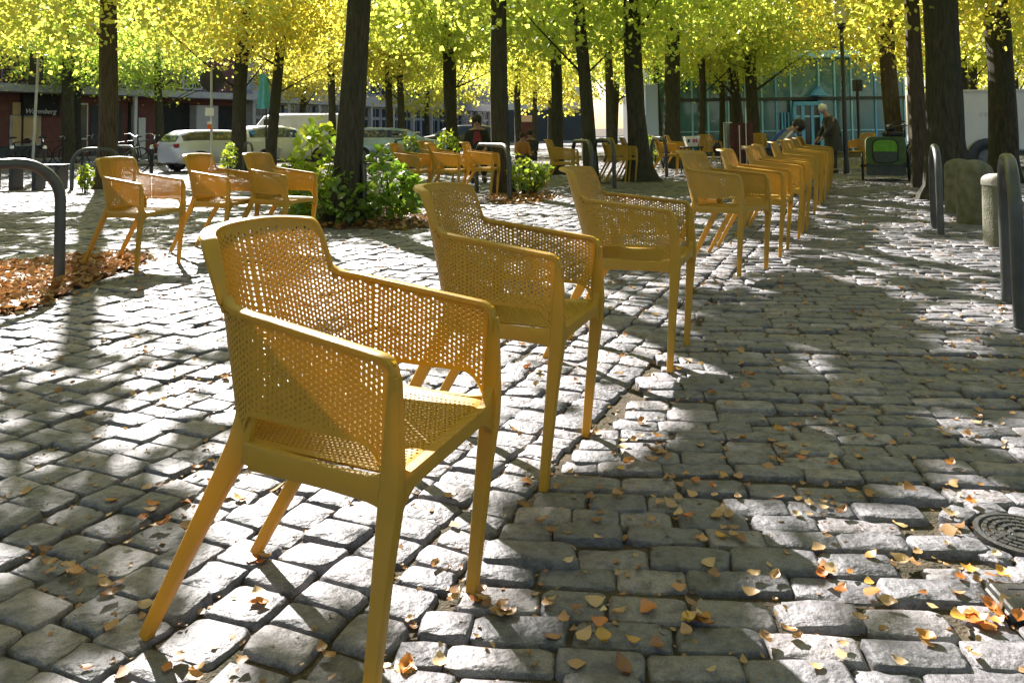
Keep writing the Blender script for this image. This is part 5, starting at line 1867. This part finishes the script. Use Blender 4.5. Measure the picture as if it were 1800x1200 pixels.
# hanging banners and stall things
p = atd(1147, 240, 24.0)
root = empty('banner', (p.x, 24, 0), 0.05, 'pale blue banner hanging beside the thin bent trunk', 'banner')
za, zb = atd(1147, 150, 24).z, atd(1147, 239, 24).z
bm_ = MB(); W_ = 0.19
bm_.loft([[(-W_, 0.01 * math.sin(z * 5), z), (W_, 0.01 * math.cos(z * 4), z), (W_, 0.02 + 0.01 * math.cos(z * 4), z), (-W_, 0.02 + 0.01 * math.sin(z * 5), z)] for z in np.linspace(zb, za, 8)])
bm_.build('cloth', M_BANNER, root)
MB().tube([(-0.22, 0.05, 0), (-0.22, 0.05, za + 0.05), (0.22, 0.05, za + 0.05)], 0.018, 6).build('pole', M_GREYFRAME, root)
p = atd(468, 190, 22.0)
root = empty('parasol', (p.x, 22, 0), 0, 'closed turquoise parasol behind the slim dark tree on the left', 'parasol')
za, zb = atd(468, 130, 22).z, atd(466, 191, 22).z
MB().tube([(0, 0, 0), (0, 0, za + 0.15)], 0.022, 8).build('pole', M_DARKSTEEL, root, True)
rings = []
for i, z in enumerate(np.linspace(zb, za, 7)):
    q = 0.17 - 0.013 * i
    rings.append([(q * (1 + 0.25 * math.cos(5 * a)) * math.cos(a) - 0.06, q * (1 + 0.25 * math.cos(5 * a)) * math.sin(a), z) for a in [2 * math.pi * k / 20 for k in range(20)]])
MB().loft(rings).build('canopy', M_TEALCLOTH, root, True)

p = at(1214, 292)
p = Vector((atd(1214, 260, 17.5).x, 17.5, 0))
root = empty('table', p, 0.0, 'small dark table behind the fourth chair with a printed cloth', 'table')
MB().bbox((-0.2, -0.2, 0.56), (0.24, 0.25, 0.59), 0.008).build('tabletop', M_DARKSTEEL, root)
for sx in (-0.17, 0.2):
    for sy in (-0.17, 0.2):
        MB().tube([(sx, sy, -0.02), (sx, sy, 0.56)], 0.015, 6).build('leg', M_DARKSTEEL, root)
root = empty('basket', p + Vector((0.01, 0, 0.592)), 0, 'white basket with pink and dark prints on the small dark table', 'basket')
MB().loft([[(-0.10, -0.1, 0), (0.12, -0.1, 0), (0.12, 0.1, 0), (-0.10, 0.1, 0)], [(-0.16, -0.13, 0.22), (0.18, -0.13, 0.22), (0.18, 0.13, 0.22), (-0.16, 0.13, 0.22)]]).build('tub', M_WHITE, root)
for x, mt in ((-0.08, M_NAVY), (0.03, M_PURPLE), (0.09, M_PURPLE)):
    MB().box((x - 0.02, -0.131, 0.09), (x + 0.03, -0.1215, 0.16)).build('print', mt, root)

p = Vector((atd(1304, 260, 19.0).x, 19.0, 0))
root = empty('screen', p, 0.05, 'dark maroon cloth screen on pale poles behind the row of chairs', 'screen')
zt_ = atd(1304, 217, 19).z
pts = [(x, 0.03 * math.sin(x * 24)) for x in np.linspace(-0.29, 0.29, 25)]
MB().loft([[(x, y, z) for x, y in pts] + [(x, y + 0.012, z) for x, y in pts[::-1]] for z in (0.08, 0.5, zt_)]).build('cloth', M_MAROON, root, True)
for x in (-0.07, 0.09):
    MB().tube([(x, -0.06, -0.02), (x, -0.06, zt_ + (0.35 if x > 0 else -0.05))], 0.012, 6).build('pole', M_WHITE, root)
MB().bbox((-0.05, -0.09, 0.47), (0.06, -0.075, 0.56), 0.004).build('note', M_PINK, root)
p = Vector((atd(1281, 260, 19.2).x, 19.2, 0))
root = empty('hanging_cloth', p, 0.1, 'pale denim cloth hanging left of the maroon screen', 'cloth')
zt_ = atd(1281, 218, 19.2).z
pts = [(x, 0.025 * math.sin(x * 40)) for x in np.linspace(-0.09, 0.09, 15)]
MB().loft([[(x * k, y, z) for x, y in pts] + [(x * k, y + 0.012, z) for x, y in pts[::-1]] for z, k in ((0.3, 1.0), (0.7, 0.9), (zt_, 0.8))]).build('cloth', M_JEANS, root, True)
MB().tube([(-0.1, 0.02, -0.02), (-0.1, 0.02, zt_ + 0.03), (0.1, 0.02, zt_ + 0.03)], 0.012, 6).build('rack', M_WHITE, root)
p = Vector((atd(1254, 258, 18.0).x, 17.7, 0))
root = empty('bag', p + Vector((0, 0, 0.40)), 0.2, 'black bag standing on the chair near the printed basket', 'bag')
MB().ball((0, 0, 0.14), (0.10, 0.08, 0.14), 12, 7).build('pouch', M_RUBBER, root, True)
MB().tube([(-0.05, 0, 0.24), (-0.02, 0, 0.32), (0.03, 0, 0.33), (0.06, 0, 0.24)], 0.01, 6).build('strap', M_RUBBER, root, True)
p = Vector((atd(1048, 250, 27.0).x, 27.0, 0))
root = empty('notice_board', p, 0, 'white notice board with a blue figure left of the thin leaning trunk', 'sign')
zb, za = atd(1048, 260, 27).z, atd(1048, 244, 27).z
MB().bbox((-0.52, 0, zb), (0.0, 0.05, za), 0.006).build('board', M_WHITE, root)
MB().loft([[(-0.24, -0.012, zb + 0.01), (-0.12, -0.012, zb + 0.01), (-0.12, -0.004, zb + 0.01), (-0.24, -0.004, zb + 0.01)], [(-0.2, -0.012, za - 0.02), (-0.15, -0.012, za - 0.02), (-0.15, -0.004, za - 0.02), (-0.2, -0.004, za - 0.02)]]).build('figure', M_BLUE, root)
for x in (-0.48, -0.05):
    MB().tube([(x, 0.02, 0), (x, 0.02, zb)], 0.02, 6).build('post', M_GREYFRAME, root)

# ------------------------------------------------------------------ people
def skin_mesh(name, V, E, rad, mat, parent, root_i=0, sub=1):
    me = bpy.data.meshes.new(name)
    me.from_pydata(V, E, [])
    o = link(name, me, parent)
    md = o.modifiers.new('skin', 'SKIN')
    md.use_smooth_shade = True
    if not me.skin_vertices:
        me.skin_vertices.new()
    for i, r in enumerate(rad):
        me.skin_vertices[0].data[i].radius = (r, r) if not hasattr(r, '__len__') else r
    me.skin_vertices[0].data[root_i].use_root = True
    sb = o.modifiers.new('sub', 'SUBSURF'); sb.levels = sb.render_levels = sub
    me.materials.append(mat)
    return o


def person(loc, rz, label, J, top, trousers, hair, coat=None, coat_mat=None, group='people on the square', sc=1.0, hairlong=0.0):
    """J: joints in local coordinates, facing +x"""
    root = empty('person', loc, rz, label, 'person', group)
    root.scale = (sc, sc, sc)
    names = ['pelvis', 'spine', 'chest', 'neck', 'head', 'crown']
    V = [J[n] for n in names]
    E = [(i, i + 1) for i in range(5)]
    rad = [(0.13, 0.11), (0.125, 0.10), (0.14, 0.10), 0.052, 0.088, 0.06]
    body = dict(V=list(V), E=list(E), r=list(rad))
    def chain(B, start, pts, rs):
        prev = start
        for p_, r in zip(pts, rs):
            B['V'].append(p_); B['r'].append(r); B['E'].append((prev, len(B['V']) - 1)); prev = len(B['V']) - 1
        return prev
    mir = lambda p_, s: (p_[0], p_[1] * s, p_[2])
    for s in (-1, 1):
        sfx = '_l' if s > 0 and ('elbow_l' in J) else ''
        g = lambda k: J.get(k + ('_l' if s > 0 else '_r'), J.get(k))
        chain(body, 2, [mir(g('shoulder'), s), mir(g('elbow'), s), mir(g('wrist'), s), mir(g('hand'), s)], [0.062, 0.046, 0.032, 0.03])
        chain(body, 0, [mir(g('hip'), s), mir(g('knee'), s), mir(g('ankle'), s), mir(g('toe'), s)], [0.095, 0.062, 0.042, 0.036])
    skin_mesh('body', body['V'], body['E'], body['r'], M_SKIN, root)
    J2 = dict(V=[J['pelvis'], J['spine'], J['chest'], tuple(Vector(J['chest']).lerp(Vector(J['neck']), 0.62))], E=[(0, 1), (1, 2), (2, 3)], r=[(0.155, 0.135), (0.15, 0.125), (0.165, 0.125), 0.075])
    T2 = dict(V=[J['pelvis']], E=[], r=[0.14])
    for s in (-1, 1):
        g = lambda k: J.get(k + ('_l' if s > 0 else '_r'), J.get(k))
        chain(J2, 2, [mir(g('shoulder'), s), mir(g('elbow'), s), tuple(Vector(mir(g('elbow'), s)).lerp(Vector(mir(g('wrist'), s)), 0.92))], [0.082, 0.064, 0.048])
        chain(T2, 0, [mir(g('hip'), s), mir(g('knee'), s), tuple(Vector(mir(g('knee'), s)).lerp(Vector(mir(g('ankle'), s)), 0.94))], [0.115, 0.082, 0.06])
        # fingers
        hb_, wb_ = Vector(mir(g('hand'), s)), Vector(mir(g('wrist'), s))
        d = (hb_ - wb_).normalized(); sd2 = d.cross(Vector((0, 0, 1))).normalized()
        fm = MB()
        for k, ln in enumerate((0.055, 0.07, 0.075, 0.07)):
            b0 = hb_ + sd2 * (k - 1.5) * 0.018
            fm.tube([b0 - d * 0.02, b0 + d * ln * 0.6, b0 + d * ln - Vector((0, 0, 0.02))], [0.009, 0.0085, 0.006], 6)
        fm.tube([hb_ - d * 0.03 - sd2 * 0.03, hb_ - sd2 * 0.06 + d * 0.02], [0.011, 0.008], 6)
        fm.build('hand', M_SKIN, root, True)
        an, to = Vector(mir(g('ankle'), s)), Vector(mir(g('toe'), s))
        MB().tube([an + (an - to) * 0.4 + Vector((0, 0, -0.045)), an + Vector((0, 0, -0.02)), to + Vector((0, 0, 0.0)), to + (to - an) * 0.35 + Vector((0, 0, -0.005))], [0.04, 0.05, 0.042, 0.025], 8).build('shoe', M_DARK, root, True)
    skin_mesh('jacket', J2['V'], J2['E'], J2['r'], top, root, 1)
    skin_mesh('trousers', T2['V'], T2['E'], T2['r'], trousers, root)
    hd, cr = Vector(J['head']), Vector(J['crown'])
    ax = (cr - hd).normalized()
    Mh = Matrix.Translation(hd) @ Vector((0, 0, 1)).rotation_difference(ax).to_matrix().to_4x4()
    MB().ball((-0.02, 0, 0.05), (0.112, 0.102, 0.105), 14, 9, Mh).build('hair', hair, root, True)
    if hairlong:
        MB().ball((-0.075, 0, -0.04), (0.06, 0.095, 0.14), 12, 8, Mh).build('hair', hair, root, True)
    fc = MB()
    fc.ball((0.105, 0, -0.01), (0.022, 0.014, 0.024), 8, 5, Mh)
    fc.build('nose', M_SKIN, root, True)
    for s in (-1, 1):
        MB().ball((0.085, 0.035 * s, 0.02), (0.012, 0.014, 0.009), 8, 5, Mh).build('eye', M_DARK, root, True)
        MB().ball((0.0, 0.092 * s, 0.0), (0.022, 0.01, 0.03), 8, 5, Mh).build('ear', M_SKIN, root, True)
    MB().ball((0.088, 0, -0.055), (0.012, 0.028, 0.007), 8, 5, Mh).build('mouth', M_MAROON, root, True)
    if coat:
        mb = MB()
        rings = []
        for (c, rx, ry) in coat:
            rings.append([(c[0] + rx * math.cos(a) * (1 + 0.04 * math.sin(5 * a)), c[1] + ry * math.sin(a), c[2]) for a in [2 * math.pi * k / 18 for k in range(18)]])
        mb.loft(rings).build('coat', coat_mat, root, True)
    return root


STOOP = dict(pelvis=(0, 0, .93), spine=(.02, 0, 1.12), chest=(.08, 0, 1.31), neck=(.15, 0, 1.46), head=(.225, 0, 1.56), crown=(.27, 0, 1.64), shoulder=(.08, .175, 1.34), elbow=(.17, .20, 1.08), wrist=(.31, .13, .87), hand=(.37, .12, .82),
             hip=(0, .095, .88), knee=(.03, .10, .47), ankle=(0, .10, .085), toe=(.14, .11, .045))
p = at(1466, 305)
person((p.x + 0.0, p.y, 0), math.pi, 'white-haired person in a long grey-brown coat stooping over a chair by the lamp post', STOOP, M_COATG, M_TROUS, M_HAIRW,
       [((-.01, 0, .55), .215, .25), ((0.0, 0, .80), .20, .235), ((.0, 0, .98), .185, .215), ((.02, 0, 1.14), .18, .21), ((.055, 0, 1.29), .165, .21), ((.085, 0, 1.38), .12, .165)], M_COATG, sc=0.86)
SIT = dict(pelvis=(0, 0, .53), spine=(.02, 0, .72), chest=(.04, 0, .92), neck=(.06, 0, 1.07), head=(.085, 0, 1.17), crown=(.09, 0, 1.26), shoulder=(.04, .17, .96), elbow=(.10, .22, .72), wrist=(.30, .15, .64), hand=(.37, .13, .63),
           hip=(.04, .09, .52), knee=(.43, .11, .52), ankle=(.42, .11, .085), toe=(.56, .12, .045))
LEAN = dict(SIT, spine=(.08, 0, .70), chest=(.22, 0, .86), neck=(.35, 0, .94), head=(.44, 0, .99), crown=(.51, 0, 1.03), shoulder=(.22, .17, .89), elbow=(.40, .2, .70), wrist=(.55, .12, .60), hand=(.60, .1, .57))
def on_px(px, py, d):
    q = atd(px, py, d); return Vector((q.x, d, 0))
person(on_px(838, 250, 15.8), -math.pi / 2 + 0.1, 'person in a black coat and dark red top seated behind the chair cluster', SIT, M_COATB, M_COATB, M_HAIRD,
       [((.05, 0, .45), .30, .30), ((.04, 0, .62), .22, .27), ((.03, 0, .80), .16, .23), ((.03, 0, .93), .14, .20)], M_COATB, hairlong=1)
rp_ = on_px(838, 250, 15.8)
person(on_px(1352, 250, 13.2), -0.35, 'bent person in a blue top leaning forward in the row of chairs', LEAN, M_BLUETOP, M_TROUS, M_HAIRD)
p = on_px(1365, 245, 13.05)
root = empty('backpack', p + Vector((0.0, -0.05, 0.66)), -0.35, 'grey and black backpack with a white strap on the bent person', 'backpack')
Mb = Matrix.Rotation(0.75, 4, 'Y')
MB().bbox((-0.10, -0.15, 0.0), (0.10, 0.15, 0.34), 0.06).build('pack', M_GREYBAG, root, True, Mb)
MB().bbox((0.03, -0.156, 0.03), (0.09, 0.156, 0.16), 0.03).build('pocket', M_RUBBER, root, True, Mb)
MB().bbox((-0.03, -0.158, 0.02), (0.0, 0.158, 0.36), 0.008).build('strap', M_WHITE, root, True, Mb)
person(on_px(917, 262, 17.5), -1.2, 'small dark-haired person in an orange-brown top seated behind the hooped trunk', SIT, M_ORANGETOP, M_TROUS, M_HAIRD, sc=0.72)
person(on_px(933, 262, 18.2), -1.9, 'small dark-haired person in brown seated right of the one in orange-brown', SIT, M_COATG, M_TROUS, M_HAIRD, sc=0.76)
rt = MB().bbox((-0.07, -0.02, 0), (0.07, 0.03, 0.42), 0.02)
# the red top shows in the open front of the coat
for o in list(col.objects):
    if o.name.startswith('person') and o.get('label', '').startswith('person in a black coat'):
        MB().loft([[(0.23, -0.085, .56), (0.23, 0.085, .56), (0.20, 0.085, .56), (0.20, -0.085, .56)], [(0.19, -0.085, .80), (0.19, 0.085, .80), (0.15, 0.085, .80), (0.15, -0.085, .80)],
                   [(0.175, -0.05, .98), (0.175, 0.05, .98), (0.14, 0.05, .98), (0.14, -0.05, .98)]]).build('top', M_RED, o, True)

# ------------------------------------------------------------------ street beyond and kerb
sx0 = P0 + D1 * -8
mb = MB()
n1 = Vector((D1.y, -D1.x, 0))
a, b_ = P0 + D1 * -12 + n1 * 3, P0 + D1 * 75 + n1 * 3
mb.add([(a + n1 * 7.2).xy.to_3d() + Vector((0, 0, -0.006)), (b_ + n1 * 7.2).xy.to_3d() + Vector((0, 0, -0.006)), b_.xy.to_3d() + Vector((0, 0, -0.006)), a.xy.to_3d() + Vector((0, 0, -0.006))], [(0, 1, 2, 3)])
o = mb.build('street', M_ROAD)
tag(o, 'asphalt street with parked cars before the brick building', kind='structure')
for q, nm in ((3.0, 'near the shop fronts'), (10.2, 'along the square')):
    c0, c1 = P0 + D1 * -12 + n1 * q, P0 + D1 * 75 + n1 * q
    o = MB().tube([c0 + Vector((0, 0, 0.02)), c1 + Vector((0, 0, 0.02))], 0.1, 8, sec=(0.07, 0.08), up=(0, 0, 1)).build('kerb', M_KERB)
    tag(o, f'granite kerb of the street {nm}', kind='structure')
